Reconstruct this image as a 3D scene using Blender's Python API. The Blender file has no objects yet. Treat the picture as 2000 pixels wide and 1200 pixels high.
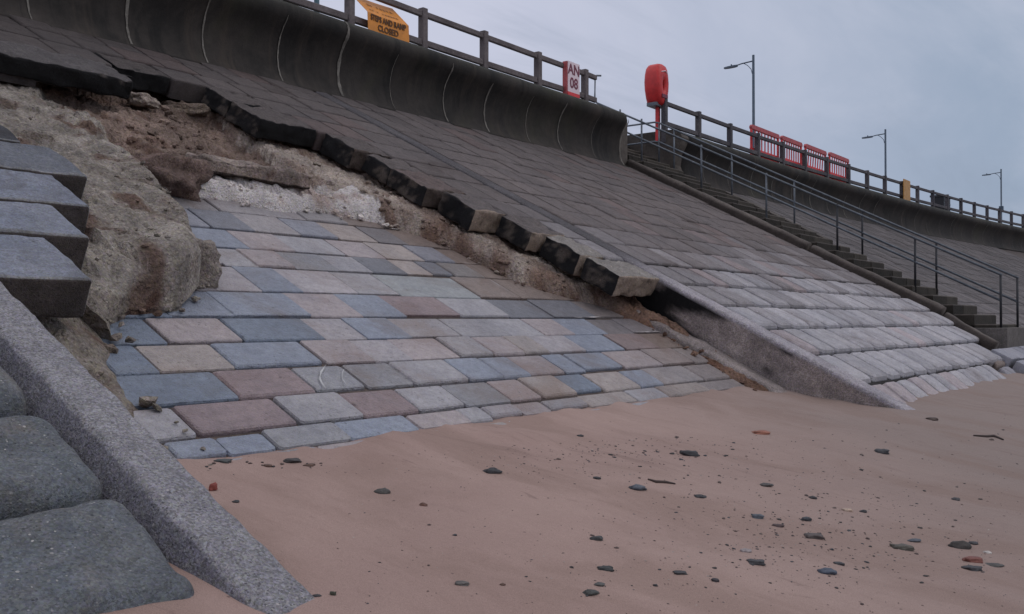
import bpy, bmesh, math, random
from mathutils import Vector, Matrix, noise as mn
R = math.radians
rnd = random.Random(7)
sc = bpy.context.scene
C = sc.collection
# ------------------------------------------------------------------ camera
F = 1919.0                       # focal length in photo pixels (2000 wide)
cy_, sy_ = .798, .603
cam_d = bpy.data.cameras.new('camera'); cam = bpy.data.objects.new('camera', cam_d); C.objects.link(cam)
cam_d.sensor_width = 36; cam_d.lens = F/2000*36; cam_d.clip_end = 3000; cam_d.clip_start = .05
cam.location = (0, 0, 0)
cam.rotation_euler = (R(90)+math.atan(25/F), 0, math.atan2(sy_, cy_)-R(90))
sc.camera = cam
# ------------------------------------------------------------------ geometry frame
TAN = .507; SN, CS = .4522, .8919
def plane(Y): return -2.115+TAN*Y
def P(x, Y, n=0.0): return Vector((x, Y-n*SN, plane(Y)+n*CS))
def lat(px): return (px-1000)/F
def xat(px, Y):                      # X of a column at a given Y
    l = lat(px); return Y*(cy_+sy_*l)/(sy_-cy_*l)
def sstep(a, b, v):
    t = min(1, max(0, (v-a)/(b-a))); return t*t*(3-2*t)
def lerp(a, b, t): return a+(b-a)*t
def fbm(p, o=4, h=.9): return mn.fractal(Vector(p), h, 2.1, o)
def sand_z(x, y):
    if y > 3.87: z = -.65+.09*(y-3.87)
    elif y > -6: z = -.65-.14*(3.87-y)
    else: z = -.65-.14*9.87+.02*(y+6)
    z += .026*fbm((x*.7, y*.9, 2.2), 3)+.009*fbm((x*3.1, y*3.6, 5), 3)+.028*fbm((x*1.9, y*1.9, 9), 3)*sstep(2.9,3.6,y)*sstep(9.4,8.6,x)
    z -= .05*math.exp(-((x-2.0)**2/.35+(y-2.4)**2/.12))            # scour round the near rib's tip
    z += .05*sstep(2.2, 3.6, y)*sstep(9.8, 12, x)*sstep(16, 13, x)
    return z
def onsand(px, py):                  # the point of the sand seen there
    l = lat(px); d = 4.0; k = (625-py)/F
    for _ in range(40):
        X, Y = d*(cy_+sy_*l), d*(sy_-cy_*l)
        z = sand_z(X, Y); d = d*.5+.5*(z/k)
    return Vector((d*(cy_+sy_*l), d*(sy_-cy_*l), sand_z(d*(cy_+sy_*l), d*(sy_-cy_*l)))), d
# ------------------------------------------------------------------ mesh builder
class MB:
    def __init__(s): s.v=[]; s.f=[]; s.c=[]
    def add(s, vs, fs, col=(1,1,1)):
        b=len(s.v); s.v+= [tuple(v) for v in vs]; s.f += [tuple(b+i for i in f) for f in fs]
        if isinstance(col, list): s.c += col
        else: s.c += [col]*len(vs)
    def box(s, a, b, col=(1,1,1), fr=None):
        x0,y0,z0=a; x1,y1,z1=b
        vs=[(x0,y0,z0),(x1,y0,z0),(x1,y1,z0),(x0,y1,z0),(x0,y0,z1),(x1,y0,z1),(x1,y1,z1),(x0,y1,z1)]
        if fr: vs=[fr(*v) for v in vs]
        s.add(vs,[(3,2,1,0),(4,5,6,7),(0,1,5,4),(1,2,6,5),(2,3,7,6),(3,0,4,7)],col)
    def beam(s, p, q, w, h, col=(1,1,1), up=(0,0,1), bev=.006):
        p=Vector(p); q=Vector(q); d=(q-p).normalized(); r=d.cross(Vector(up)).normalized(); u=r.cross(d)
        w/=2; h/=2; b=min(bev,w*.5,h*.5)
        pr=[(-w+b,-h),(w-b,-h),(w,-h+b),(w,h-b),(w-b,h),(-w+b,h),(-w,h-b),(-w,-h+b)]
        vs=[p+r*a+u*c for a,c in pr]+[q+r*a+u*c for a,c in pr]
        fs=[(i,(i+1)%8,8+(i+1)%8,8+i) for i in range(8)]+[tuple(range(7,-1,-1)),tuple(range(8,16))]
        s.add(vs,fs,col)
    def tube(s, pts, rad, n=10, col=(1,1,1)):
        pts=[Vector(p) for p in pts]; rs=rad if isinstance(rad,(list,tuple)) else [rad]*len(pts)
        vs=[]; fs=[]
        t0=(pts[1]-pts[0]).normalized(); ref=Vector((0,0,1)) if abs(t0.z)<.9 else Vector((1,0,0))
        for i,p in enumerate(pts):
            t=(pts[min(i+1,len(pts)-1)]-pts[max(i-1,0)]).normalized()
            r=t.cross(ref).normalized(); u=r.cross(t)
            for k in range(n):
                a=2*math.pi*k/n; vs.append(p+(r*math.cos(a)+u*math.sin(a))*rs[i])
        for i in range(len(pts)-1):
            for k in range(n): fs.append((i*n+k,i*n+(k+1)%n,(i+1)*n+(k+1)%n,(i+1)*n+k))
        fs.append(tuple(range(n-1,-1,-1))); fs.append(tuple((len(pts)-1)*n+k for k in range(n)))
        s.add(vs,fs,col)
    def prism(s, outline, fr, depth, col=(1,1,1), hole=None):
        n=len(outline); vs=[fr(a,b,0) for a,b in outline]+[fr(a,b,depth) for a,b in outline]
        s.add(vs,[tuple(range(n-1,-1,-1)),tuple(range(n,2*n))]+[(i,(i+1)%n,n+(i+1)%n,n+i) for i in range(n)],col)
    def build(s, name, mat, parent=None, smooth=False, normals=True):
        me=bpy.data.meshes.new(name); me.from_pydata(s.v,[],s.f)
        a=me.attributes.new('Col','FLOAT_COLOR','POINT')
        buf=[]
        for c in s.c: buf += [c[0],c[1],c[2],1.0]
        a.data.foreach_set('color',buf)
        if normals:
            bm=bmesh.new(); bm.from_mesh(me); bmesh.ops.recalc_face_normals(bm,faces=bm.faces); bm.to_mesh(me); bm.free()
        if smooth:
            me.polygons.foreach_set('use_smooth',[True]*len(me.polygons))
        me.materials.append(mat)
        o=bpy.data.objects.new(name,me); C.objects.link(o)
        if parent: o.parent=parent
        return o
def tag(o,label=None,cat=None,group=None,kind=None):
    if label: o['label']=label
    if cat: o['category']=cat
    if group: o['group']=group
    if kind: o['kind']=kind
    return o
def thing(name,label,cat,group=None,loc=(0,0,0)):
    o=bpy.data.objects.new(name,None); C.objects.link(o); o.location=loc; o.empty_display_size=.2
    return tag(o,label,cat,group)
# ------------------------------------------------------------------ materials
def nd(nt,t,**kw):
    n=nt.nodes.new(t)
    for k,v in kw.items():
        if k.startswith('i_'):
            n.inputs[k[2:].replace('_',' ')].default_value=v
        else: setattr(n,k,v)
    return n
def lin(c): 
    f=lambda u: u/12.92 if u<=.04045 else ((u+.055)/1.055)**2.4
    return tuple(f(x/255) for x in c)
def mixc(nt,fac,a,b,mode='MIX'):
    m=nt.nodes.new('ShaderNodeMix'); m.data_type='RGBA'; m.blend_type=mode; m.clamp_factor=True
    for s_,v in ((0,fac),(6,a),(7,b)):
        if hasattr(v,'links') or isinstance(v,bpy.types.NodeSocket): nt.links.new(v,m.inputs[s_])
        elif s_==0: m.inputs[0].default_value=v
        else: m.inputs[s_].default_value=(*v[:3],1)
    return m.outputs[2]
def ramp(nt,sock,lo,hi):
    r=nt.nodes.new('ShaderNodeMapRange'); r.interpolation_type='SMOOTHSTEP'
    nt.links.new(sock,r.inputs[0]); r.inputs[1].default_value=lo; r.inputs[2].default_value=hi
    return r.outputs[0]
def nz(nt,co,scale,detail=6,rough=.6,dist=0,vec=None):
    n=nt.nodes.new('ShaderNodeTexNoise'); n.inputs['Scale'].default_value=scale; n.inputs['Detail'].default_value=detail
    n.inputs['Roughness'].default_value=rough; n.inputs['Distortion'].default_value=dist
    if vec:
        m=nt.nodes.new('ShaderNodeMapping'); m.inputs['Scale'].default_value=vec[0]; m.inputs['Rotation'].default_value=vec[1]
        nt.links.new(co,m.inputs[0]); co=m.outputs[0]
    nt.links.new(co,n.inputs['Vector']); return n.outputs['Fac']
def math_(nt,op,a,b=None,c=None):
    m=nt.nodes.new('ShaderNodeMath'); m.operation=op
    for i,v in enumerate((a,b,c)):
        if v is None: continue
        if isinstance(v,bpy.types.NodeSocket): nt.links.new(v,m.inputs[i])
        else: m.inputs[i].default_value=v
    return m.outputs[0]
def new_mat(name,rough=.85,spec=.3,metal=0):
    m=bpy.data.materials.new(name); m.use_nodes=True; nt=m.node_tree
    b=nt.nodes['Principled BSDF']; b.inputs['Roughness'].default_value=rough; b.inputs['Specular IOR Level'].default_value=spec
    b.inputs['Metallic'].default_value=metal
    tc=nt.nodes.new('ShaderNodeTexCoord')
    return m,nt,b,tc.outputs['Object']
def stone(name,c1,c2,scale=3,attr=True,speck=None,bump=.3,rough=.88,mid=22,fine=160,spec=.25,stain=None,dist=.004,layer=None,contrast=.5,grain=None,runs=False):
    """weathered mineral surface: two tones by noise x vertex tint, aggregate specks, stains, bump"""
    m,nt,b,co=new_mat(name,rough,spec)
    f=ramp(nt,nz(nt,co,scale,8,.65),.5-contrast*.5,.5+contrast*.5)
    col=mixc(nt,f,c1,c2)
    f2=nz(nt,co,scale*9,6,.7)
    g=math_(nt,'MULTIPLY_ADD',f2,1.1,.45)
    cmb=nt.nodes.new('ShaderNodeCombineColor'); [nt.links.new(g,cmb.inputs[i]) for i in range(3)]
    col=mixc(nt,1.0,col,cmb.outputs[0],'MULTIPLY')
    h=None
    if stain:                      # (colour, scale, lo, hi)
        col=mixc(nt,ramp(nt,nz(nt,co,stain[1],7,.7,.6),stain[2],stain[3]),col,stain[0])
    def cells(sc_):
        v=nd(nt,'ShaderNodeTexVoronoi'); v.inputs['Scale'].default_value=sc_; nt.links.new(co,v.inputs['Vector'])
        sep=nt.nodes.new('ShaderNodeSeparateColor'); nt.links.new(v.outputs['Color'],sep.inputs[0]); return v.outputs['Distance'],sep.outputs
    if grain:                      # aggregate showing through: every grain its own tone
        d_,r_=cells(grain[0])
        g=math_(nt,'MULTIPLY_ADD',r_[0],grain[1]*2,1-grain[1])
        cmb=nt.nodes.new('ShaderNodeCombineColor'); nt.links.new(g,cmb.inputs[0])
        nt.links.new(math_(nt,'MULTIPLY',g,math_(nt,'MULTIPLY_ADD',r_[1],.10,.95)),cmb.inputs[1]); nt.links.new(math_(nt,'MULTIPLY',g,math_(nt,'MULTIPLY_ADD',r_[2],.2,.9)),cmb.inputs[2])
        col=mixc(nt,1.0,col,cmb.outputs[0],'MULTIPLY')
    if speck:                      # (scale, light, dark, fraction)
        for k_,(ss,fr_) in enumerate(((speck[0],speck[3]),(speck[0]*.66,speck[3]*.4))):
            d_,r_=cells(ss)
            wob=math_(nt,'ADD',d_,math_(nt,'MULTIPLY',math_(nt,'SUBTRACT',nz(nt,co,ss*1.7,2,.5),.5),.5))
            inr=ramp(nt,wob,.40,.22)
            szd=math_(nt,'MULTIPLY',inr,ramp(nt,nz(nt,co,2.6,4,.6),.3,.62))
            li=math_(nt,'MULTIPLY',szd,math_(nt,'GREATER_THAN',r_[0],1-fr_))
            da=math_(nt,'MULTIPLY',szd,math_(nt,'LESS_THAN',r_[0],fr_*1.5))
            col=mixc(nt,math_(nt,'MULTIPLY',li,math_(nt,'MULTIPLY_ADD',r_[1],.7,.15)),col,speck[1]); col=mixc(nt,math_(nt,'MULTIPLY',da,.7),col,speck[2])
            if k_==0: h=math_(nt,'MULTIPLY',inr,math_(nt,'GREATER_THAN',r_[1],.5))
    if runs:                       # damp runs and algae streaks down the face
        r1=nz(nt,co,1.0,6,.7,.3,vec=((3.2,.5,.45),(0,0,0)))
        col=mixc(nt,math_(nt,'MULTIPLY',ramp(nt,r1,.5,.75),.75),col,(.060,.047,.038))
        col=mixc(nt,math_(nt,'MULTIPLY',ramp(nt,r1,.46,.3),.7),col,(.008,.008,.008))
        col=mixc(nt,math_(nt,'MULTIPLY',ramp(nt,nz(nt,co,.6,5,.6,.5),.54,.72),.38),col,(.036,.036,.020))
    if attr:
        a=nd(nt,'ShaderNodeAttribute',attribute_name='Col'); col=mixc(nt,1.0,col,a.outputs['Color'],'MULTIPLY')
    nt.links.new(col,b.inputs['Base Color'])
    hh=math_(nt,'ADD',math_(nt,'MULTIPLY',nz(nt,co,mid,8,.7),1.5),nz(nt,co,fine,3,.6))
    if layer: hh=math_(nt,'ADD',hh,math_(nt,'MULTIPLY',nz(nt,co,layer[0],3,.5,.4,vec=(layer[1],layer[2])),layer[3]))
    if h is not None: hh=math_(nt,'ADD',hh,math_(nt,'MULTIPLY',h,.5))
    bp=nt.nodes.new('ShaderNodeBump'); bp.inputs['Strength'].default_value=bump; bp.inputs['Distance'].default_value=dist*4
    nt.links.new(hh,bp.inputs['Height']); nt.links.new(bp.outputs[0],b.inputs['Normal'])
    return m
def paint(name,c,rough=.5,var=.25,metal=0,spec=.4,scale=9,dirt=None):
    m,nt,b,co=new_mat(name,rough,spec,metal)
    d=tuple(x*(1-var) for x in c)
    col=mixc(nt,ramp(nt,nz(nt,co,scale,7,.65),.3,.7),d,c)
    if dirt: col=mixc(nt,math_(nt,'MULTIPLY',ramp(nt,nz(nt,co,scale*2.3,8,.7,.5),.52,.75),.7),col,dirt)
    nt.links.new(col,b.inputs['Base Color'])
    bp=nt.nodes.new('ShaderNodeBump'); bp.inputs['Strength'].default_value=.15; bp.inputs['Distance'].default_value=.004
    nt.links.new(nz(nt,co,scale*6,5,.6),bp.inputs['Height']); nt.links.new(bp.outputs[0],b.inputs['Normal'])
    return m
M={}
M['block']=stone('revetment_concrete',(.82,.82,.84),(1.08,1.04,1.02),1.3,speck=(60,(1.9,1.9,2.0),(.35,.33,.33),.03),bump=.5,mid=16,stain=((.52,.46,.44),.9,.5,.78),grain=(150,.16))
M['rib']=stone('rib_concrete',(.235,.23,.25),(.33,.32,.335),2.2,speck=(90,(.56,.52,.51),(.075,.072,.08),.12),bump=.9,mid=20,fine=110,grain=(125,.32),stain=((.20,.19,.20),1.3,.5,.75))
M['bigblock']=stone('rounded_block_concrete',(.105,.122,.142),(.175,.178,.182),1.6,speck=(85,(.52,.50,.48),(.03,.034,.04),.06),bump=.7,mid=12,stain=((.19,.165,.145),1.7,.5,.75),grain=(125,.26))
M['hang']=stone('hanging_block_concrete',(.85,.9,.97),(1,1,1),2.4,speck=(60,(1.5,1.45,1.4),(.3,.3,.3),.04),bump=.6,mid=14,grain=(120,.2),stain=((.62,.6,.6),2.2,.5,.75))
M['edge']=stone('broken_edge_concrete',(.85,.83,.82),(1,.97,.95),2.4,speck=(38,(2.4,2.1,1.9),(.3,.3,.3),.03),bump=.7,mid=14,grain=(110,.2))
M['paving']=stone('sandstone_paving',(.74,.74,.77),(1.12,1.09,1.06),1.9,bump=.55,mid=7,fine=70,rough=.5,spec=.5,speck=(42,(1.0,.99,.97),(.40,.38,.36),.06),layer=(5,(1.2,3.5,3.5),(0,0,R(8)),1.2),stain=((.72,.60,.53),1.3,.46,.74),grain=(200,.12),contrast=.6)
M['bank']=stone('eroded_bank',(.66,.64,.62),(1.15,1.1,1.04),3.5,bump=.75,mid=11,fine=45,dist=.010,rough=.95,speck=(30,(1.45,1.4,1.35),(.3,.27,.25),.09),stain=((.5,.38,.33),2.4,.52,.72),grain=(70,.22))
M['white']=stone('exposed_white_mortar',(.80,.78,.79),(1.12,1.1,1.09),6,bump=.9,mid=18,fine=70,dist=.010,rough=.95,stain=((.52,.40,.35),4.5,.54,.7),grain=(80,.12),speck=(35,(1.2,1.2,1.2),(.3,.26,.24),.06))
M['wall']=stone('seawall_concrete',(.018,.016,.015),(.041,.035,.031),.9,bump=.3,mid=6,fine=60,stain=((.011,.0105,.010),.7,.48,.72),rough=.8,runs=True)
M['joint']=stone('pale_joint',(.09,.083,.075),(.23,.215,.19),6,bump=.3,mid=20)
M['flank']=stone('stair_side_concrete',(.055,.047,.042),(.135,.117,.102),1.1,bump=.4,mid=8,stain=((.03,.027,.024),1.3,.5,.75))
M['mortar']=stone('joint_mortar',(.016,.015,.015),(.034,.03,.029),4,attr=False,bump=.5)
M['step']=stone('step_stone',(.75,.73,.7),(1.05,1,.95),2.2,bump=.5,mid=14,stain=((.5,.47,.42),2.4,.5,.7))
M['kerb']=stone('kerb_stone',(.10,.09,.085),(.16,.145,.135),1.6,bump=.5,mid=12,speck=(60,(.3,.28,.26),(.03,.03,.03),.05),grain=(120,.18))
M['pebble']=stone('pebble_stone',(.6,.6,.62),(.9,.88,.86),14,bump=.3,mid=60,fine=300,rough=.6,spec=.4)
M['wood']=stone('weathered_wood',(.10,.085,.088),(.19,.165,.165),2,attr=False,bump=.5,mid=9,layer=(9,(1,14,14),(0,0,0),1.5))
M['wood_far']=stone('dark_weathered_wood',(.06,.06,.07),(.12,.11,.115),2,attr=False,bump=.4,mid=9)
M['steel']=paint('grey_steel',(.14,.16,.185),.45,.4,.3)
M['steel_dark']=paint('dark_steel',(.028,.03,.036),.5,.35,.2)
M['teal']=paint('teal_lamp_paint',(.03,.085,.115),.45,.3)
M['lamp_grey']=paint('lamp_paint',(.055,.085,.125),.45,.3)
M['red']=paint('red_plastic',(.60,.035,.035),.42,.25)
M['redb']=paint('red_barrier_plastic',(.74,.05,.055),.5,.25)
M['barrier_top']=paint('dirty_red_plastic',(.50,.10,.11),.6,.35,dirt=(.26,.12,.12))
M['yellow']=paint('yellow_board',(.72,.27,.035),.5,.22,dirt=(.40,.16,.05))
M['yellow2']=paint('faded_yellow_board',(.52,.27,.07),.5,.3)
M['ink']=paint('brown_black_lettering',(.11,.045,.012),.6,.3)
M['ink_faint']=paint('faded_lettering',(.30,.12,.03),.6,.3)
M['signwhite']=paint('white_sign_board',(.80,.66,.70),.45,.12)
M['maroon']=paint('maroon_lettering',(.19,.035,.065),.5,.2)
M['black']=paint('black_bin',(.016,.017,.022),.45,.3)
M['promenade']=stone('promenade_concrete',(.2,.19,.19),(.28,.27,.26),.8,attr=False)
M['grass']=stone('rough_grass',(.035,.045,.03),(.07,.075,.05),1.5,attr=False,bump=.9,mid=5)
def sand_mat():
    m,nt,b,co=new_mat('beach_sand',.92,.2)
    f=ramp(nt,nz(nt,co,.55,7,.6),.3,.7)
    col=mixc(nt,f,(.322,.224,.195),(.385,.276,.240))
    # greyer, finer sand towards the far steps
    sep=nt.nodes.new('ShaderNodeSeparateXYZ'); nt.links.new(co,sep.inputs[0])
    t=math_(nt,'SUBTRACT',math_(nt,'MULTIPLY',sep.outputs[0],1.0),math_(nt,'MULTIPLY',sep.outputs[1],1.25))
    t=math_(nt,'ADD',t,math_(nt,'MULTIPLY',nz(nt,co,.5,4,.6),2.0))
    col=mixc(nt,math_(nt,'MULTIPLY',ramp(nt,t,1.2,7.5),.8),col,(.225,.188,.170))
    st=nz(nt,co,1.6,7,.65,.3,vec=((4.5,.8,1),(0,0,R(30))))
    col=mixc(nt,math_(nt,'MULTIPLY',math_(nt,'MULTIPLY',ramp(nt,st,.52,.74),ramp(nt,nz(nt,co,.45,3,.6),.42,.66)),.55),col,(.17,.115,.10))
    dp=nz(nt,co,.8,5,.6,.8,vec=((1.5,.7,1),(0,0,R(20))))
    col=mixc(nt,math_(nt,'MULTIPLY',ramp(nt,dp,.45,.64),.42),col,(.215,.146,.118))
    st2=nz(nt,co,3.2,8,.75,.5,vec=((3,.9,1),(0,0,R(25))))
    col=mixc(nt,math_(nt,'MULTIPLY',ramp(nt,st2,.6,.72),.4),col,(.13,.085,.075))
    v=nd(nt,'ShaderNodeTexVoronoi'); v.inputs['Scale'].default_value=26; nt.links.new(co,v.inputs['Vector'])
    s2=nt.nodes.new('ShaderNodeSeparateColor'); nt.links.new(v.outputs['Color'],s2.inputs[0])
    dk=math_(nt,'MULTIPLY',ramp(nt,v.outputs['Distance'],.22,.1),math_(nt,'GREATER_THAN',s2.outputs[0],.965))
    col=mixc(nt,math_(nt,'MULTIPLY',dk,.6),col,(.06,.04,.04))
    fn=nz(nt,co,260,2,.5)
    g=math_(nt,'MULTIPLY_ADD',fn,.7,.65); cmb=nt.nodes.new('ShaderNodeCombineColor'); [nt.links.new(g,cmb.inputs[i]) for i in range(3)]
    col=mixc(nt,1.0,col,cmb.outputs[0],'MULTIPLY')
    nt.links.new(col,b.inputs['Base Color'])
    hh=math_(nt,'ADD',math_(nt,'MULTIPLY',nz(nt,co,7,6,.6,vec=((2.2,.8,1),(0,0,R(30)))),1.2),math_(nt,'MULTIPLY',nz(nt,co,180,3,.6),.35))
    bp=nt.nodes.new('ShaderNodeBump'); bp.inputs['Strength'].default_value=.75; bp.inputs['Distance'].default_value=.02
    nt.links.new(hh,bp.inputs['Height']); nt.links.new(bp.outputs[0],b.inputs['Normal'])
    return m
M['sand']=sand_mat()
# ------------------------------------------------------------------ world and light
def world():
    w=bpy.data.worlds.new('World'); sc.world=w; w.use_nodes=True; nt=w.node_tree
    for n in list(nt.nodes): nt.nodes.remove(n)
    out=nt.nodes.new('ShaderNodeOutputWorld')
    sky=nt.nodes.new('ShaderNodeTexSky'); sky.sky_type='NISHITA'; sky.sun_disc=False
    sky.sun_elevation=SUN_EL; sky.sun_rotation=SUN_ROT; sky.dust_density=2
    b1=nt.nodes.new('ShaderNodeBackground'); b1.inputs[1].default_value=.06; nt.links.new(sky.outputs[0],b1.inputs[0])
    tc=nt.nodes.new('ShaderNodeTexCoord'); co=tc.outputs['Generated']
    sep=nt.nodes.new('ShaderNodeSeparateXYZ'); nt.links.new(co,sep.inputs[0])
    zz=math_(nt,'ADD',math_(nt,'MAXIMUM',sep.outputs[2],0),.16)
    u=math_(nt,'DIVIDE',sep.outputs[0],zz); v=math_(nt,'DIVIDE',sep.outputs[1],zz)
    cb=nt.nodes.new('ShaderNodeCombineXYZ'); nt.links.new(u,cb.inputs[0]); nt.links.new(v,cb.inputs[1])
    pc=cb.outputs[0]
    az=math_(nt,'SUBTRACT',math_(nt,'MULTIPLY',sep.outputs[1],.85),math_(nt,'MULTIPLY',sep.outputs[0],.5))   # brighter inland-left
    base=mixc(nt,ramp(nt,az,-.45,.25),(.31,.39,.515),(.59,.613,.755))
    cl=nz(nt,pc,.85,7,.6,.5,vec=((.55,1.3,1),(0,0,R(20))))
    base=mixc(nt,math_(nt,'MULTIPLY',ramp(nt,cl,.36,.64),.45),base,(.66,.68,.80))
    cl2=nz(nt,pc,1.3,7,.62,.6,vec=((.5,1.4,1),(0,0,R(28))))
    base=mixc(nt,math_(nt,'MULTIPLY',ramp(nt,cl2,.46,.70),.50),base,(.29,.345,.45))
    up=ramp(nt,sep.outputs[2],.3,.9)
    base=mixc(nt,math_(nt,'MULTIPLY',up,.8),base,(1.05,1.03,1.10))          # sky overhead, out of view, brightened to add light on the scene
    b2=nt.nodes.new('ShaderNodeBackground'); b2.inputs[1].default_value=1.0; nt.links.new(base,b2.inputs[0])
    mx=nt.nodes.new('ShaderNodeMixShader'); mx.inputs[0].default_value=.93
    nt.links.new(b1.outputs[0],mx.inputs[1]); nt.links.new(b2.outputs[0],mx.inputs[2]); nt.links.new(mx.outputs[0],out.inputs[0])
SUN_EL=R(42); SUN_AZ=R(-70)         # direction to the veiled sun: azimuth from +X (shore direction), seaward
SUN_ROT=R(90)-SUN_AZ
world()
sd=bpy.data.lights.new('sun','SUN'); so=bpy.data.objects.new('sun',sd); C.objects.link(so)
sd.energy=.5; sd.angle=R(40); sd.color=(1,.93,.88)
dv=Vector((math.cos(SUN_AZ)*math.cos(SUN_EL),math.sin(SUN_AZ)*math.cos(SUN_EL),math.sin(SUN_EL)))
so.rotation_euler=dv.to_track_quat('Z','Y').to_euler()
sc.view_settings.view_transform='Standard'; sc.view_settings.look='None'; sc.view_settings.exposure=0; sc.view_settings.gamma=1
# ------------------------------------------------------------------ sand
def grid_axis(a,b,step,lo,hi):
    xs=[a+i*step for i in range(int(round((b-a)/step))+1)]
    s=step; x=xs[-1]
    while x<hi: s*=1.35; x+=s; xs.append(min(x,hi))
    s=step; x=xs[0]; pre=[]
    while x>lo: s*=1.35; x-=s; pre.append(max(x,lo))
    return pre[::-1]+xs
xs=grid_axis(-.5,18,.045,-300,600); ys=grid_axis(-1.5,4.6,.045,-600,9)
mb=MB(); nx=len(xs)
for y in ys:
    for x in xs: mb.v.append((x,y,sand_z(x,y))); mb.c.append((1,1,1))
mb.f=[(j*nx+i,j*nx+i+1,(j+1)*nx+i+1,(j+1)*nx+i) for j in range(len(ys)-1) for i in range(nx-1)]
tag(mb.build('sand',M['sand'],smooth=True,normals=False),kind='structure',label='smooth pinkish beach sand with dark flecks in front of the sloping sea defence')
# ------------------------------------------------------------------ revetment blocks
def tint(c,v): return tuple(x*v for x in c)
def block(mb,x0,x1,Y0,Y1,top,t,bev,col,fr=P,dome=.0,jit=.009):
    j=lambda: rnd.uniform(-jit,jit)
    x0+=j();x1+=j();Y0+=j();Y1+=j(); c=bev*.9
    def ring(i,n,k):
        a,b,cc,d=x0+i,x1-i,Y0+i,Y1-i; q=c*k
        return [fr(a+q,cc,n),fr(b-q,cc,n),fr(b,cc+q,n),fr(b,d-q,n),fr(b-q,d,n),fr(a+q,d,n),fr(a,d-q,n),fr(a,cc+q,n)]
    tl=rnd.uniform(-.006,.006); 
    rs=[ring(0,top-t,1),ring(0,top-bev,1),ring(bev*.3,top-bev*.3,1),ring(bev,top+tl,1),ring(bev*2.5,top+tl+dome*.6,1.2)]
    vs=sum(rs,[])+[fr((x0+x1)/2,(Y0+Y1)/2,top+tl+dome)]
    fs=[]
    for r in range(4):
        for i in range(8): fs.append((r*8+i,r*8+(i+1)%8,(r+1)*8+(i+1)%8,(r+1)*8+i))
    for i in range(8): fs.append((32+i,32+(i+1)%8,40))
    dk=tuple(x*.75 for x in col)  # foot of the sides darkened: joint shade put into the colour
    mb.add(vs,fs,[dk]*8+[col]*33)
UP=(.142,.124,.121); LOW=(.37,.365,.385)
def slope_col(x,Y):
    """weathered above, scoured pale where the tide brings the sand"""
    w=sstep(6.7,3.9,Y+rnd.uniform(-.6,.5)-.02*(x-9)) 
    b=tuple(lerp(u,l,w) for u,l in zip(UP,LOW))
    k=rnd.uniform(.9,1.09)*lerp(.58,1.0,sstep(3.0,11,x)*1.0)*lerp(.78,1,sstep(10.6,7.5,Y))  # leftward darkening is lens vignetting put into the colour; darker up-slope too
    r=rnd.random()
    if r<.1: b=(b[0]*1.08,b[1]*.98,b[2]*.96)
    return tint(b,k)
def rows_fill(mb,x0,x1,rows,wlo,whi,top=0,t=.2,bev=.018,first=None,colf=slope_col,fr=P,gap=.012):
    for k in range(len(rows)-1):
        Y0,Y1=rows[k],rows[k+1]; x=x0(k) if callable(x0) else x0
        if x is None: continue
        e=x1
        x+=0
        n=max(1,round((e-x)/((wlo+whi)/2)))
        ws=[rnd.uniform(wlo,whi) for _ in range(n)]; s=(e-x)/sum(ws)
        for w in ws:
            w*=s
            block(mb,x+gap/2,x+w-gap/2,Y0+gap/2,Y1-gap/2,top+rnd.uniform(-.006,.006),t,bev,colf(x,(Y0+Y1)/2),fr=fr); x+=w
def sheet(mb,x0,x1,Y0,Y1,n,col=(1,1,1),fr=P): mb.add([fr(x0,Y0,n),fr(x1,Y0,n),fr(x1,Y1,n),fr(x0,Y1,n)],[(0,1,2,3)],col)
# right panel, between the rib and the stairs
rowsB=[1.95,2.52,3.02,3.53,4.03,4.5,4.98,5.45,5.93,6.4,6.87,7.34,7.8,8.27,8.74,9.2,9.66,10.12,10.6]
pb=thing('revetment_panel','wide grey block-paved slope between the concrete rib and the beach stairs','sea defence')
def kx(Y):                        # the foot of the panel turns in towards the sand
    return 18.22-.9*sstep(4.6,3.5,Y)-1.9*sstep(3.5,2.95,Y)-.9*sstep(3.0,2.5,Y)
def PT(x,Y,n=0):                  # lowest courses sag and round over
    return P(x,Y,n-.30*max(0,3.02-Y)**1.5-.02*sstep(3.6,2.6,Y)*(1+fbm((x*.9,Y,0),2)))
mb=MB()
for k in range(len(rowsB)-1):
    big=k<7
    rows_fill(mb,9.64,kx(rowsB[k]+.25),[rowsB[k],rowsB[k+1]],.36,.56,bev=(.05 if k<3 else .038) if big else .02,gap=.052 if big else .022,t=.26,fr=PT)
mb.build('paving_blocks',M['block'],pb)
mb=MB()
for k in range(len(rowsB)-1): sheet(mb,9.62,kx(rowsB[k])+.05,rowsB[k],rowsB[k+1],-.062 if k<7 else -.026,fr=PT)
mb.build('joint_bed',M['mortar'],pb)
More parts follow.
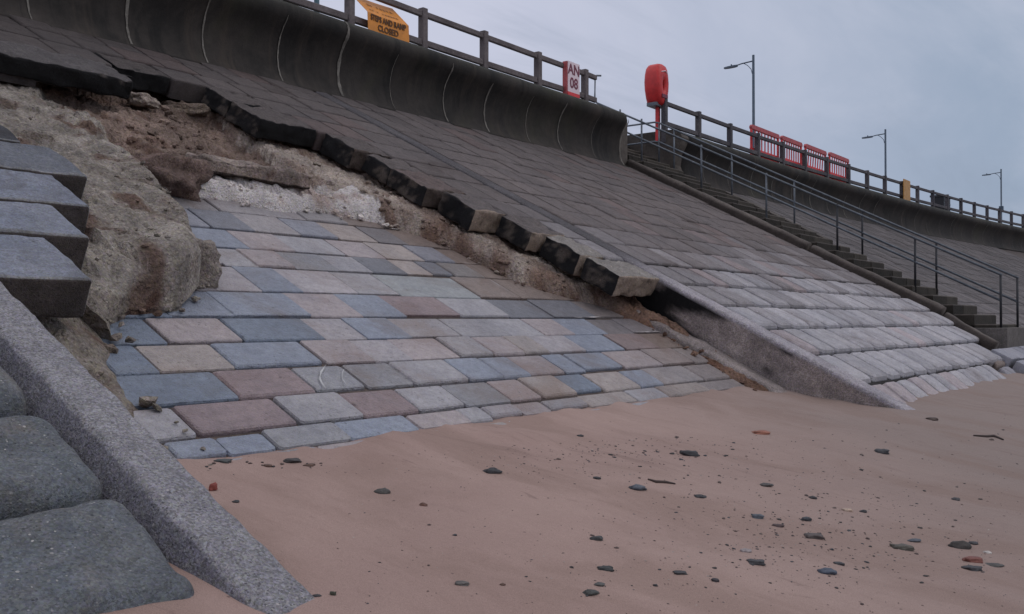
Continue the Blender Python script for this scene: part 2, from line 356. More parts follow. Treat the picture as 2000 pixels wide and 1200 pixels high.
# upper panel above the collapse
rowsA=[5.02,5.45,5.94,6.36,6.84,7.4,7.83,8.33,8.85,9.33,9.8,10.25,10.65]
startA=[8.47,8.42,8.22,7.83,7.67,7.72,7.57,6.70,6.69,5.56,2.3,2.3]
pa=thing('revetment_panel','dark block-paved slope above the collapsed hole, below the curved wall','sea defence')
def rounded(mb,a,b,r,amp,res,colf,fr=P,seed=0,freq=5):
    """block with rounded, chipped edges; a,b opposite corners in (x, Y, n)"""
    h=[(b[i]-a[i])/2 for i in range(3)]; c=[(b[i]+a[i])/2 for i in range(3)]
    r=min(r,min(h)*.95)
    def axis(hh):
        n=max(2,int(round(2*(hh-r)/res)))
        inn=[-(hh-r)+2*(hh-r)*i/n for i in range(n+1)]
        edge=[r*q for q in (.35,.7,1.0)]
        return [-(hh-r)-e for e in reversed(edge)]+inn+[hh-r+e for e in edge]
    ax=[axis(h[i]) for i in range(3)]; idx={}; vs=[]; cols=[]; fs=[]
    def vert(p):
        key=tuple(round(q,5) for q in p)
        if key in idx: return idx[key]
        inn=[max(-(h[i]-r),min(h[i]-r,p[i])) for i in range(3)]
        d=Vector([p[i]-inn[i] for i in range(3)])
        dn=d.normalized() if d.length>1e-6 else Vector((0,0,1))
        q=Vector(inn)+dn*r
        w=Vector([q[i]+c[i] for i in range(3)])
        e=amp*fbm((w.x*freq+seed,w.y*freq,w.z*freq),4)+amp*.9*min(0,fbm((w.x*freq*2.3,w.y*freq*2.3+seed,w.z*freq*2.3),3)+.1)
        q=q+dn*e
        idx[key]=len(vs); vs.append(fr(q.x+c[0],q.y+c[1],q.z+c[2])); cols.append(colf(dn,w)); return idx[key]
    for d in range(3):
        u,v=[(1,2),(2,0),(0,1)][d]
        for s in (-1,1):
            for i in range(len(ax[u])-1):
                for j in range(len(ax[v])-1):
                    qd=[]
                    for (ii,jj) in ((i,j),(i+1,j),(i+1,j+1),(i,j+1)):
                        p=[0,0,0]; p[d]=s*h[d]; p[u]=ax[u][ii]; p[v]=ax[v][jj]; qd.append(vert(p))
                    fs.append(tuple(qd if s>0 else qd[::-1]))
    mb.add(vs,fs,cols)
mb=MB(); bed=MB()
edge_specs=[]
for k in range(12):
    x0=startA[k]; w=[.85,.5,.62,.55,.62,.5,.55,.75,.6,.7,.6,.6][k]
    if k<10: edge_specs.append((k,x0,x0+w-.015,rowsA[k],rowsA[k+1])); xs0=x0+w
    else: xs0=x0
    e=9.285
    if k==0: continue
    rows_fill(mb,xs0,e,[rowsA[k],rowsA[k+1]],.4,.55,bev=.02,gap=.022,t=.22)
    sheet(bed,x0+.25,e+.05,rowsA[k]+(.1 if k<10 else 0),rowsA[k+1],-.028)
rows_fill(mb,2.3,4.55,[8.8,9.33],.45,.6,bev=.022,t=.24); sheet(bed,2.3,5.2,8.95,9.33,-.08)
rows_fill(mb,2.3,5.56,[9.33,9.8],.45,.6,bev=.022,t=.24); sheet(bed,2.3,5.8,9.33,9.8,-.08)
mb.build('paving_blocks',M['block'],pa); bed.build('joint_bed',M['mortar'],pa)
# slope left of the near rib
pl=thing('revetment_panel','grey block-paved slope left of the near concrete rib, mostly out of view','sea defence')
mb=MB(); rows_fill(mb,-6,1.83,[4.17+.48*i for i in range(0,14)],.5,.8,bev=.03,t=.2,gap=.02,colf=lambda x,Y: tint((.2,.21,.23),rnd.uniform(.8,1.15)))
rows_fill(mb,-6,.5,[2.1,2.6,3.15,3.65,4.17],.5,.8,bev=.03,t=.2,gap=.02,colf=lambda x,Y: tint((.15,.16,.18),rnd.uniform(.8,1.15)))
mb.build('paving_blocks',M['block'],pl)
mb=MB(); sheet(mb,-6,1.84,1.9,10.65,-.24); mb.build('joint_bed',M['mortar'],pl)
# broken-edge blocks, each its own thing
EL=['pale grey block with a tan end, lowest at the broken edge, beside the rib top',
    'grey edge block with black left side, second up the broken edge from the rib',
    'grey block with black side and tan end, third up the broken edge',
    'block with tan end and long black side, fourth up the broken edge',
    'short black-sided block, fifth up the broken edge, where the edge begins to zigzag',
    'chipped black-sided block, sixth up the broken edge, set back behind its lower neighbour',
    'black-sided block, seventh up the broken edge, above the white mortar bank',
    'long black-faced block jutting left, above the tan ledge in the middle of the break',
    'black-sided block overhanging the brown clay, directly right of the gap in the edge',
    'black-faced block at the back of the gap, right of the long overhanging slab']
for k,x0,x1,Y0,Y1 in edge_specs:
    mb=MB(); base=slope_col(x0,Y0) if k>1 else (.25,.235,.22)
    tanc=(.33,.27,.22) if k<4 else (.1,.08,.07) if k<7 else (.012,.012,.013)
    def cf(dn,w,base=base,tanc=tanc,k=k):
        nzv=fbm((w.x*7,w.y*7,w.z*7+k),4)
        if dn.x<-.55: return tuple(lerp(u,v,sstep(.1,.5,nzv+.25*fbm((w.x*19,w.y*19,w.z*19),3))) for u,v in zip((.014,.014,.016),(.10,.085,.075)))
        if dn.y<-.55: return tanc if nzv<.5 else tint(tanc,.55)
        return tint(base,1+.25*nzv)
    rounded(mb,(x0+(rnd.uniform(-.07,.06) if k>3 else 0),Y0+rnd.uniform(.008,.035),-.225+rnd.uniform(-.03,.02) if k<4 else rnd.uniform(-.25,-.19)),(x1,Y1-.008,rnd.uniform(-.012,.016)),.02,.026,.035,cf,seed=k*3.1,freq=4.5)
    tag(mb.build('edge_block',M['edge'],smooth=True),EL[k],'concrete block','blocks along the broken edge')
mb=MB()
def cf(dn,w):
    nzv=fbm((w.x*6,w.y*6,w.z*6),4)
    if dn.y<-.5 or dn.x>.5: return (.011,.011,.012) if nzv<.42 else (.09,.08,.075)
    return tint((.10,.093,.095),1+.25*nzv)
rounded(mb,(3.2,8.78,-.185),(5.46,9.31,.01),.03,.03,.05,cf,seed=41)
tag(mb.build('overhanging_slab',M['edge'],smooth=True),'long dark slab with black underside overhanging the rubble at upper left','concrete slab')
# ------------------------------------------------------------------ ribs
def sweep(mb,prof,Ys,fr,amp,freq,colf,seed=0,cap=True,flat=0):
    n=len(prof); vs=[]; cols=[]; fs=[]
    for Y in Ys:
        for i,(x,nn) in enumerate(prof):
            e=amp*fbm((x*freq+seed,Y*freq,nn*freq),5)
            vs.append(fr(x+e*.7,Y+e*.3,nn+e)); cols.append(colf(x,Y,nn))
    for j in range(len(Ys)-1):
        for i in range(n-1): fs.append((j*n+i,(j+1)*n+i,(j+1)*n+i+1,j*n+i+1))
    if cap:
        fs.append(tuple(range(n))); b=(len(Ys)-1)*n; fs.append(tuple(b+i for i in range(n-1,-1,-1)))
    mb.add(vs,fs,cols)
def dense(prof,step):
    out=[]
    for (a,b) in zip(prof[:-1],prof[1:]):
        n=max(1,int(math.dist(a,b)/step)); out+=[(lerp(a[0],b[0],i/n),lerp(a[1],b[1],i/n)) for i in range(n)]
    return out+[prof[-1]]
frange=lambda a,b,s:[a+(b-a)*i/max(1,int(round((b-a)/s))) for i in range(max(1,int(round((b-a)/s)))+1)]
mb=MB()
lr=[(1.880,-.6),(1.882,-.20),(1.886,-.145),(1.938,-.022),(1.944,-.014),(1.954,-.004),(1.966,0),(2.142,-.004),(2.152,-.010),(2.158,-.022),(2.160,-.032),(2.185,-.20),(2.28,-.42),(2.40,-.56)]
sweep(mb,dense(lr,.025),frange(1.7,10.6,.03),P,.008,6,lambda x,Y,n: tint((.70,.70,.74),1) if x<1.94 else ((1,1,1) if n>-.08 else (.72,.72,.72)))  # flanks tinted darker than the top: their shade is in the colour
tag(mb.build('concrete_rib',M['rib'],smooth=True,normals=False),'speckled concrete rib running down to the sand in the left foreground','concrete rib')
rb=thing('concrete_rib','long concrete rib with black-stained side beside the collapsed paving','concrete rib')
mb=MB()
def ribcol(x,Y,n):
    if n<-.035 and x<9.4:
        v=fbm((Y*1.0,n*3,4.2),4)
        g=sstep(-.05,.4,v+.55*sstep(4.3,5.0,Y)+.85*math.exp(-((Y-3.72)/.20)**2)-.26)
        base=tint((1.2,1.05,.94),1+.35*fbm((Y*5,n*8,1),3))
        return tuple(lerp(u,v2,g) for u,v2 in zip(base,(.03,.028,.03)))
    w=sstep(6.0,4.6,Y)
    return tint((.42,.4,.4),lerp(.85,3.3,w)*(1+.15*fbm((Y*2,x*6,3),3)))
rp=[(9.35,-.55),(9.332,-.03),(9.338,-.012),(9.356,-.002),(9.58,0),(9.605,-.012),(9.62,-.05),(9.62,-.45)]
sweep(mb,dense(rp,.03),frange(1.9,10.6,.05),P,.005,5,ribcol,seed=9)
mb.build('beam',M['rib'],rb,smooth=True,normals=False)
mb=MB()
hp=[(9.0,-.66),(9.015,-.40),(9.03,-.375),(9.06,-.365),(9.30,-.375),(9.30,-.45)]
sweep(mb,dense(hp,.03),frange(2.2,5.1,.05),P,.02,4,lambda x,Y,n: tint((.95,.84,.75),1+.3*fbm((x*6,Y*4,n*6),3)),seed=3)
mb.build('footing',M['rib'],rb,smooth=True,normals=False)
# ------------------------------------------------------------------ big rounded blocks bottom-left
gcol=lambda k: (lambda dn,w: tint((1,1,1),k*(1+.12*fbm((w.x*3,w.y*3,w.z*3),3))))
for (a,b,lb) in (((.55,2.56,-.55),(1.868,3.065,.0),'large rounded grey block in the bottom-left corner, lowest beside the near rib'),
                 ((.6,3.095,-.5),(1.868,3.585,-.005),'rounded grey block beside the near rib, second up from the corner'),
                 ((.6,3.615,-.5),(1.868,4.15,-.005),'partly cropped grey block beside the near rib, third up from the corner')):
    mb=MB(); rounded(mb,(a[0],a[1],a[2]),(b[0]+.004,b[1],b[2]-.004),.095,.018,.028,gcol(1),seed=a[1]*5,freq=3.5)
    tag(mb.build('concrete_block',M['bigblock'],smooth=True),lb,'concrete block','rounded blocks left of the near rib')
# hanging stepped blocks right of the near rib
HB=[(2.0,2.62,4.56,5.03,'pale-topped block with dark front face, lowest of the stepped stack at left'),
    (2.0,2.88,5.05,5.46,'second block up in the stepped stack at left, pale top'),
    (2.0,3.13,5.48,5.94,'third block up in the stepped stack at left, pale top with brown end'),
    (2.0,3.38,5.96,6.43,'fourth block up in the stepped stack at left, below the rubble slope'),
    (2.2,3.2,6.45,6.95,'dark-ended block at the left picture edge, topmost of the stepped stack')]
for k,(x0,x1,Y0,Y1,lb) in enumerate(HB):
    mb=MB(); br=(.215,.225,.26) if k<3 else (.15,.155,.172) if k==3 else (.06,.06,.065)
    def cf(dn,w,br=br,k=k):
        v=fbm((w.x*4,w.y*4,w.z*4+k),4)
        if dn.y<-.75: return tint((.075,.062,.056),1+.4*v)  # seaward fronts coloured darker than the tops, painting in their shade
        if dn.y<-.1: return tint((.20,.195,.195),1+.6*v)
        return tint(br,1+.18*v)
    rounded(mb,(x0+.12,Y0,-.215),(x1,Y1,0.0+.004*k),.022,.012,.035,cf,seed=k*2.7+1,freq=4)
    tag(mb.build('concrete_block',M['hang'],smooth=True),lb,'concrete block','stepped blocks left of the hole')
mb=MB(); sheet(mb,2.2,2.5,4.6,9.3,-.12); 
# ------------------------------------------------------------------ stone paving inside the collapse
PO=-.5*CS                                    # its plane lies half a metre below the slope (vertical)
def PP(x,Y,n=0.0): return Vector((x,Y-n*SN,plane(Y)-.5+n*CS))
COL={'b':(.20,.235,.30),'B':(.125,.165,.225),'g':(.29,.285,.305),'G':(.225,.23,.25),'p':(.305,.265,.27),'r':(.205,.15,.155),'t':(.32,.28,.26),'s':(.125,.135,.16),
     'l':(.335,.315,.335),'n':(.185,.145,.125),'w':(.24,.26,.27)}
PR=[(3.62,3.87,[340,450,560,680,800,930,1040,1150,1260,1370],'bgGpgtgpg'), # (Y bottom, Y top, joint columns at the bottom line, colours)
 (3.42,3.62,[330,420,520,640,800,920,1020,1120,1230,1330],'gbGggptgp'),
 (3.88,4.04,[350,455,550,690,825,925,970,1030,1087,1160,1250,1310,1390,1460],'bbGbpglpgtgtg'),
 (4.05,4.31,[295,395,590,715,825,915,1005,1065,1130,1185,1255,1300,1380,1430],'grgrgGptBtbgg'),
 (4.32,4.60,[245,475,625,725,815,920,985,1040,1110,1150,1225,1300,1360,1420],'BrGGgbbpbbppg'),
 (4.61,4.89,[225,315,465,640,735,810,905,970,1030,1077,1150,1225,1290,1345,1390],'BtbplpgptlbrnB'),
 (4.90,5.18,[205,335,480,640,720,805,905,1000,1065,1125,1190,1240,1300,1350],'BpBlbgggpbsbn'),
 (5.20,5.53,[200,335,460,610,710,795,905,1000,1085,1165,1230,1290],'BbbpbrgssGn'),
 (5.55,5.93,[250,380,515,595,705,785,940,1020,1080,1150,1210],'glblgwnnns'),
 (5.95,6.24,[330,440,505,580,665,730,800,850,892,950,1010,1080],'lgpGgstswnn'),
 (6.26,6.58,[340,395,490,580,680,755,830,890,950,1030],'gbpgptbnnn'),
 (6.60,6.95,[340,415,500,590,665,740,800,860,930],'bBgbtsnn'),
 (6.97,7.22,[330,430,520,600,680,750,830,900],'GggGnsn'),
 (7.23,7.45,[320,440,550,650,740,820],'Ggtng')]
mb=MB(); veins=MB()
for Y0,Y1,js,cs in PR:
    for a,b,c in zip(js[:-1],js[1:],cs):
        x0,x1=xat(a,Y0),xat(b,Y0)
        col=tuple(lerp(u,v,.15)*1.03 for u,v in zip(tint(COL[c],rnd.uniform(.9,1.1)),(.275,.26,.27)))
        rb_=lambda Y:[(3.4,8.7),(3.9,8.6),(4.9,9.0),(5.4,8.7),(5.9,7.9),(6.7,7.6),(7.2,7.2)]
        # silt washed from the bank stains the stones along the right side
        pts=rb_(0); ex=pts[-1][1]
        for (ya,xa),(yb,xb) in zip(pts[:-1],pts[1:]):
            if ya<=Y0<yb: ex=lerp(xa,xb,(Y0-ya)/(yb-ya))
        st=sstep(1.3,.25,ex-(x0+x1)/2+rnd.uniform(-.2,.2))*.65
        if Y0>6.5: st=max(st,.3)
        col=tuple(lerp(u,v,st) for u,v in zip(col,(.17,.13,.11)))
        sh=rnd.uniform(.0,.012); wl=.012+(.008 if Y0<4.7 else 0)
        low=sstep(5.0,4.3,Y0); block(mb,x0+.002+.003*low,x1-.002-.003*low,Y0+.002+.004*low+(.018 if rnd.random()<.18 else 0)+rnd.uniform(-.004,.006),Y1-.003-.003*low,rnd.uniform(-.006,.008)+.008*low,.16,.008+.008*low,col,fr=PP,dome=.002,jit=.010)
pv=thing('stone_paving','patchwork of blue grey and pink sandstone setts exposed inside the collapsed hole','paving')
mb.build('setts',M['paving'],pv)
mb=MB(); sheet(mb,2.2,9.3,3.2,7.6,-.022,(1,1,1),PP)
M['silt']=stone('silty_joint',(.06,.05,.047),(.16,.125,.108),6,attr=False,bump=.6)
mb.build('joint_bed',M['silt'],pv)
# pale mortar left in joints towards the bank, and two white veins across one stone
WM=paint('white_mortar',(.50,.47,.46),.9,.35); QV=paint('quartz_vein',(.47,.47,.47),.8,.3)
def streak(p0,p1,w,mat,nm,bow=0,n_=.011,seed=0):
    n=14; L=[];Rr=[]
    for i in range(n+1):
        t=i/n; q=Vector((lerp(p0[0],p1[0],t)-bow*math.sin(t*math.pi),lerp(p0[1],p1[1],t)))
        d=Vector((p1[0]-p0[0],p1[1]-p0[1])).normalized(); e=Vector((-d.y,d.x))
        wv=w*max(.12,(1-abs(2*t-1)**3)*(.75+1.3*fbm((q.x*6+seed,q.y*6,3),3))); q=q+e*.006*fbm((q.x*8,q.y*8,seed),3)
        a=q-e*wv; c=q+e*wv; L.append(PP(a.x,a.y,n_)); Rr.append(PP(c.x,c.y,n_))
    mb=MB(); mb.add(L+Rr,[(i,i+1,n+2+i,n+1+i) for i in range(n)],(1,1,1)); mb.build(nm,mat,pv)
for k,(x0,Ya,x1,Yb_) in enumerate(((xat(745,6.96),6.96,xat(800,6.96),6.96),(xat(842,6.9),6.62,xat(842,6.9),6.93),(xat(905,6.25),6.25,xat(965,6.25),6.25),(xat(885,6.6),6.28,xat(885,6.6),6.6),
        (xat(1120,5.19),5.19,xat(1180,5.19),5.19),(xat(950,5.94),5.60,xat(950,5.94),5.92),(xat(1240,4.9),4.90,xat(1290,4.9),4.90))):
    streak((x0,Ya),(x1,Yb_),.007,WM,'mortar_line',0,.012,k*3.3)
xv=xat(640,4.33)
streak((xv-.02,4.33),(xv+.20,4.57),.006,QV,'white_vein',.05,.021,4); streak((xv+.17,4.34),(xv+.30,4.52),.005,QV,'white_vein',.035,.021,9)
# ------------------------------------------------------------------ eroded bank (height field round the paving)
BC=[(2.68,3.2),(2.70,3.9),(2.74,4.3),(2.80,4.6),(3.03,5.12),(3.2,5.22),(3.55,5.26),(3.9,5.58),(4.12,6.02),(4.35,6.5),(4.42,7.0),(4.5,7.32),(5.3,7.2),(5.85,7.1),(6.5,7.16),(7.1,7.08),(7.45,6.85),(7.69,6.6),(7.74,6.2),(7.85,5.85),(8.3,5.6),(8.72,5.40),(8.98,4.9),(8.9,4.3),(8.8,3.9),(8.85,3.2)]
BS=[Vector((a,b)) for a,b in BC]
def bdist(x,y):
    p=Vector((x,y)); best=9; 
    for a,b in zip(BS[:-1],BS[1:]):
        ab=b-a; t=max(0,min(1,(p-a).dot(ab)/ab.length_squared)); best=min(best,(p-a-ab*t).length)
    ins=False; n=len(BS)
    for i in range(n):
        a,b=BS[i],BS[(i+1)%n]
        if (a.y>y)!=(b.y>y) and x<(b.x-a.x)*(y-a.y)/(b.y-a.y)+a.x: ins=not ins
    return -best if ins else best
HC=[ # x, Y, height below slope (vertical), rise width
 (2.3,3.6,-.40,.5),(2.3,4.4,-.30,.5),(2.7,5.2,-.30,.35),(3.2,5.7,-.17,.16),(3.6,5.75,-.16,.16),(3.9,6.2,-.18,.17),(3.0,6.6,-.27,.3),(4.2,6.9,-.22,.2),(3.6,7.8,-.27,.4),(4.4,8.2,-.29,.4),(2.6,8.2,-.28,.4),(4.4,7.4,-.27,.25),
 (5.0,7.7,-.36,.16),(5.3,8.3,-.36,.3),(5.7,7.55,-.36,.14),(6.3,7.55,-.36,.14),(6.8,7.45,-.36,.16),(5.9,8.2,-.38,.3),(6.3,8.8,-.38,.3),(5.7,9.2,-.37,.3),(6.4,8.1,-.41,.3),
 (6.95,8.6,-.29,.3),(7.0,8.0,-.29,.3),(7.2,7.6,-.27,.18),(7.7,7.2,-.27,.16),(8.1,6.5,-.28,.15),(8.5,6.0,-.30,.15),(8.9,5.6,-.33,.17),(9.1,5.1,-.40,.25),(9.15,4.4,-.44,.3),(9.2,3.6,-.46,.3),(8.8,7.5,-.31,.3),(8,9,-.31,.3)]
def ctrl(x,y):
    sw=sh=sr=0
    for a,b,h,r in HC:
        w=1/((x-a)**2+(y-b)**2+.02)**2; sw+=w; sh+=w*h; sr+=w*r
    return sh/sw,sr/sw
st=.024; gx=frange(2.2,9.32,st); gy=frange(3.3,10.75,st)
V=[];CC=[];REG=[]
BRN=(.195,.148,.127); GRY=(.265,.243,.222); TAN_=(.41,.36,.325); WHT=(.74,.70,.675); RST=(.12,.068,.05)
covered=lambda x,y: any(rowsA[k]<=y<rowsA[k+1] and x>startA[k]-.02 for k in range(12)) or (y>8.76 and x<5.5) or any(Y0-.03<=y<=Y1+.03 and x<x1+.03 for x0,x1,Y0,Y1,_ in HB)
for y in gy:
    for x in gx:
        d=bdist(x,y); H,W=ctrl(x,y)
        # the tan ledge ends in a sharp diagonal step
        le=6.72+.10*fbm((y*2,3,1),3)
        if 7.55<y<9.25 and 6.1<x<7.2: 
            t=sstep(le-.05,le+.04,x); H=lerp(-.43,-.29,t)
        core=sstep(.2,-.2,(x-4.75)+(7.4-y)*.15+.25*fbm((x*1.2,y*1.2,7),3)) # grey concrete vs clay
        wob=.06*fbm((x*2.5,y*2.5,3),4)
        dd=d+wob if d>0 else d
        t=min(1,max(0,dd/W)); 
        prof=t**.55 if x<4.8 else t**.75
        off=lerp(-.60,H,prof) if d>0 else -.62
        if d<.05: off=min(off,-.50+.2*max(d,0))
        a=sstep(0,.25,d)
        rough=(.075 if x>4.5 else .045)*(.6 if x>7.4 else 1)
        wx,wy=x+.10*fbm((x*2,y*2,60),3),y+.10*fbm((x*2,y*2,70),3)
        def facet(fx,fy,zz,th):
            vd,vp=mn.voronoi(Vector((wx*fx,wy*fy,zz)))
            c0=vp[0]; h0=mn.cell_vector(Vector((c0.x*37.7,c0.y*37.7,c0.z*37.7)))
            return (h0.x-.5)*.5+((wx*fx-c0.x)*(h0.y-.5)+(wy*fy-c0.y)*(h0.z-.5))*1.1, max(0,th-(vd[1]-vd[0]))
        f1,c1_=facet(1.5,2.3,.3,.10); f2,c2_=facet(4.2,5.5,.9,.10)
        kk=(.17 if x>4.5 else .085)*(.40 if x>7.25 or x>le+.08 and y>7.4 else 1)
        nb=kk*f1+kk*.42*f2-(.5*c1_+.22*c2_)*(1 if 4.7<x<7.2 else .45)+.022*fbm((x*9,y*9,9),5,.6)+.012*fbm((x*26,y*26,5),2)
        if x<4.8: nb+=.030*fbm((x*1.3+y*.5,y*7-x*1.5,4),4)
        if x<4.6 and 5.6<y<7.3: nb-=.10*math.exp(-((y-6.02-.18*fbm((x*2,y,8),3)-(x-3)*.1)/.05)**2)*sstep(2.9,3.3,x)*sstep(4.3,3.9,x)
        off+=nb*a
        if covered(x,y): off=min(off,-.225 if x<7.9 else -.265)
        if y>9.75: off=max(off,lerp(off,-.12,sstep(9.75,9.95,y)))
        bul=0
        if 0<d<W*1.3: bul=math.sin(math.pi*min(1,d/(W*1.3)))
        px,py=x,y
        # overhang: push the steep face out over the paving
        if bul>0 and x<4.5 and y>5: px+=.07*bul; py-=.15*bul*(1+.5*fbm((x*2,y*2,40),2))
        elif bul>0 and 4.6<x<7.3 and y>7: py-=.07*bul
        elif bul>0 and x>7: px-=.06*bul; py-=.03*bul
        px+=.02*a*fbm((x*6,y*6,20),3); py+=.02*a*fbm((x*6,y*6,30),3)
        V.append((px,py,plane(y)+off))
        n1=fbm((x*2,y*2,13),4); n2=fbm((x*7,y*7,17),4)
        if x<4.75 and core>.5:
            c=tuple(lerp(u,v,sstep(-.3,.5,n1)) for u,v in zip(GRY,(.345,.32,.295)))
            if y<5.25: c=tint((.26,.235,.21),1)
            rr=sstep(.25,.55,fbm((x*1.7,y*3.1,23),3)); c=tuple(lerp(u,v,rr*.8) for u,v in zip(c,RST)); reg='core'
        elif 4.4<x<7.15+.15*n1 and y<7.74 and d<.42+.10*n1 and y>6.6:
            c=tuple(lerp(u,v,sstep(.2,.6,n1+.3*n2)) for u,v in zip(WHT,(.52,.43,.39))); reg='white'
        elif x>le-.02 and y>5.3 or x>7.4:
            c=tuple(lerp(u,v,sstep(-.2,.5,n1)) for u,v in zip(TAN_,(.27,.21,.18)))
            g=sstep(.3,.04,d)*.75; c=tuple(lerp(u,v,g*sstep(-.4,.2,n2)) for u,v in zip(c,RST)); reg='ledge'
            if y<5.6: g=sstep(5.7,5.2,y)*.85; c=tuple(lerp(u,v,g) for u,v in zip(c,(.17,.095,.065)))
        else:
            c=tuple(lerp(u,v,sstep(-.2,.5,n1)) for u,v in zip(BRN,(.27,.205,.175))); reg='clay'
            g=sstep(.25,.5,fbm((x*2.3,y*2.3,31),3)); c=tuple(lerp(u,v,g*.6) for u,v in zip(c,RST))
        c=tint(c,1+.22*n2)
        CC.append(c); REG.append(reg)
nx=len(gx); faces={'core':[],'white':[],'ledge':[],'clay':[]}
for j in range(len(gy)-1):
    for i in range(nx-1):
        q=(j*nx+i,j*nx+i+1,(j+1)*nx+i+1,(j+1)*nx+i)
        faces[REG[q[0]]].append(q)
INFO={'core':('concrete_rubble','weathered grey mass of concrete rubble bulging over the paving at left','rubble','bank'),
      'white':('mortar_bank','crumbling white mortar bank along the top of the stone paving','mortar','white'),
      'ledge':('eroded_ledge','tan eroded ledge under the black-sided edge blocks, right of the paving','ledge','bank'),
      'clay':('clay_bank','brown crumbling clay slope under the overhanging slabs','clay bank','bank')}
for rg,fl in faces.items():
    used=sorted({i for f in fl for i in f}); mp={u:k for k,u in enumerate(used)}
    mb=MB(); mb.v=[V[u] for u in used]; mb.c=[CC[u] for u in used]; mb.f=[tuple(mp[i] for i in f) for f in fl]
    nm,lb,ct,mt=INFO[rg]
    tag(mb.build(nm,M[mt],smooth=False,normals=False),lb,ct)
RUB=[(V[i],CC[i],REG[i]) for i in rnd.sample(range(len(V)),9000)]
# loose pieces on the bank
def rock(mb,c,dims,seed,amp=.25,rot=0,col=(1,1,1),sub=3,sharp=False,tilt=(0,0)):
    bm=bmesh.new(); bmesh.ops.create_icosphere(bm,subdivisions=sub,radius=1)
    Rm=Matrix.Rotation(rot,3,'Z')@Matrix.Rotation(tilt[0],3,'X')@Matrix.Rotation(tilt[1],3,'Y')
    vs=[];cols=[]
    for v in bm.verts:
        p=v.co.copy()
        if sharp:
            m=max(abs(p.x),abs(p.y),abs(p.z)); p=p.lerp(p/m*.85,.75)
        e=1+amp*fbm((p.x*1.1+seed,p.y*1.1,p.z*1.1),3)+amp*.35*fbm((p.x*3.5+seed,p.y*3.5,p.z*3.5),3)
        p=Vector((p.x*dims[0]*e,p.y*dims[1]*e,p.z*dims[2]*e)); vs.append(Rm@p+Vector(c)); cols.append(tint(col,1+.2*fbm((p.x*9+seed,p.y*9,p.z*9),2)))
    bm.verts.index_update(); fs=[tuple(v.index for v in f.verts) for f in bm.faces]; bm.free()
    mb.add(vs,fs,cols)
def bankpt(px,py,off):
    l=lat(px); k=(625-py)/F; yy=sy_-cy_*l; d=(2.115-off)/(TAN*yy-k)
    return Vector((d*(cy_+sy_*l),d*yy,d*k))
mb=MB(); cntr=0
for v_,c_,r_ in RUB:
    d_=bdist(v_[0],v_[1])
    if d_<-.10 or covered(v_[0],v_[1]) or v_[1]>9.3: continue
    pr_=.5*sstep(.22,.0,abs(d_-.02))+(.16 if r_=='clay' else .08 if r_=='ledge' else .03)
    if rnd.random()>pr_: continue
    q=Vector(v_); 
    if d_<0: q.z=plane(q.y)-.5+.02
    sz=rnd.choice([.010,.013,.017,.022,.03,.045])*(1.25 if r_=='clay' else 1)
    rock(mb,q+Vector((0,-.004,sz*.3)),(sz,sz*rnd.uniform(.6,1),sz*rnd.uniform(.45,.8)),cntr*1.37,.45,rnd.uniform(0,6.3),tint(c_,rnd.uniform(.7,1.35)),1,True,(rnd.uniform(-.5,.5),rnd.uniform(-.5,.5))); cntr+=1
tag(mb.build('rubble_gravel',M['bank'],normals=False),'loose crumbs and small broken pieces scattered along the eroded bank',kind='stuff')
p=bankpt(490,335,-.30)
mb=MB(); rounded(mb,(-.56,-.20,-.07),(.56,.22,.07),.03,.05,.035,lambda dn,w: tint((.30,.255,.235),1+.5*fbm((w.x*5,w.y*5,w.z*5),4)) if dn.z>-.2 else (.05,.04,.036),  # near-black underside: shade of the hollow painted in
    fr=lambda x,y,z: p+Matrix.Rotation(R(-9),3,'Z')@Matrix.Rotation(R(3),3,'Y')@Matrix.Rotation(R(14),3,'X')@Vector((x,y,z)),seed=77,freq=4)
tag(mb.build('broken_slab',M['bank'],smooth=True),'flat broken slab lying above the white mortar, dark hollow beneath','broken slab')
for (px,py,off,dm,col,lb,sd_,rt) in ((275,196,-.30,(.16,.12,.07),(.36,.31,.28),'pale stone wedged under the end of the long overhanging slab',3,.3),
        (357,213,-.32,(.24,.13,.07),(.22,.18,.15),'flat grey-brown stone below the gap in the broken edge',8,-.5),
        (320,348,-.40,(.34,.26,.21),(.19,.14,.125),'large rounded brown clay lump above the left end of the white mortar',14,.4),
        (640,362,-.38,(.10,.08,.05),(.45,.40,.38),'small pale stone at the right end of the broken slab',21,.2),
        (362,515,-.40,(.19,.17,.17),(.29,.26,.24),'rounded grey lump of concrete hanging at the right of the rubble mass',31,.2)):
    mb=MB(); q=bankpt(px,py,off); rock(mb,q,dm,sd_,.35,rt,col,4,True)
    tag(mb.build('rubble_stone',M['bank'],smooth=True),lb,'stone','loose stones on the eroded bank')
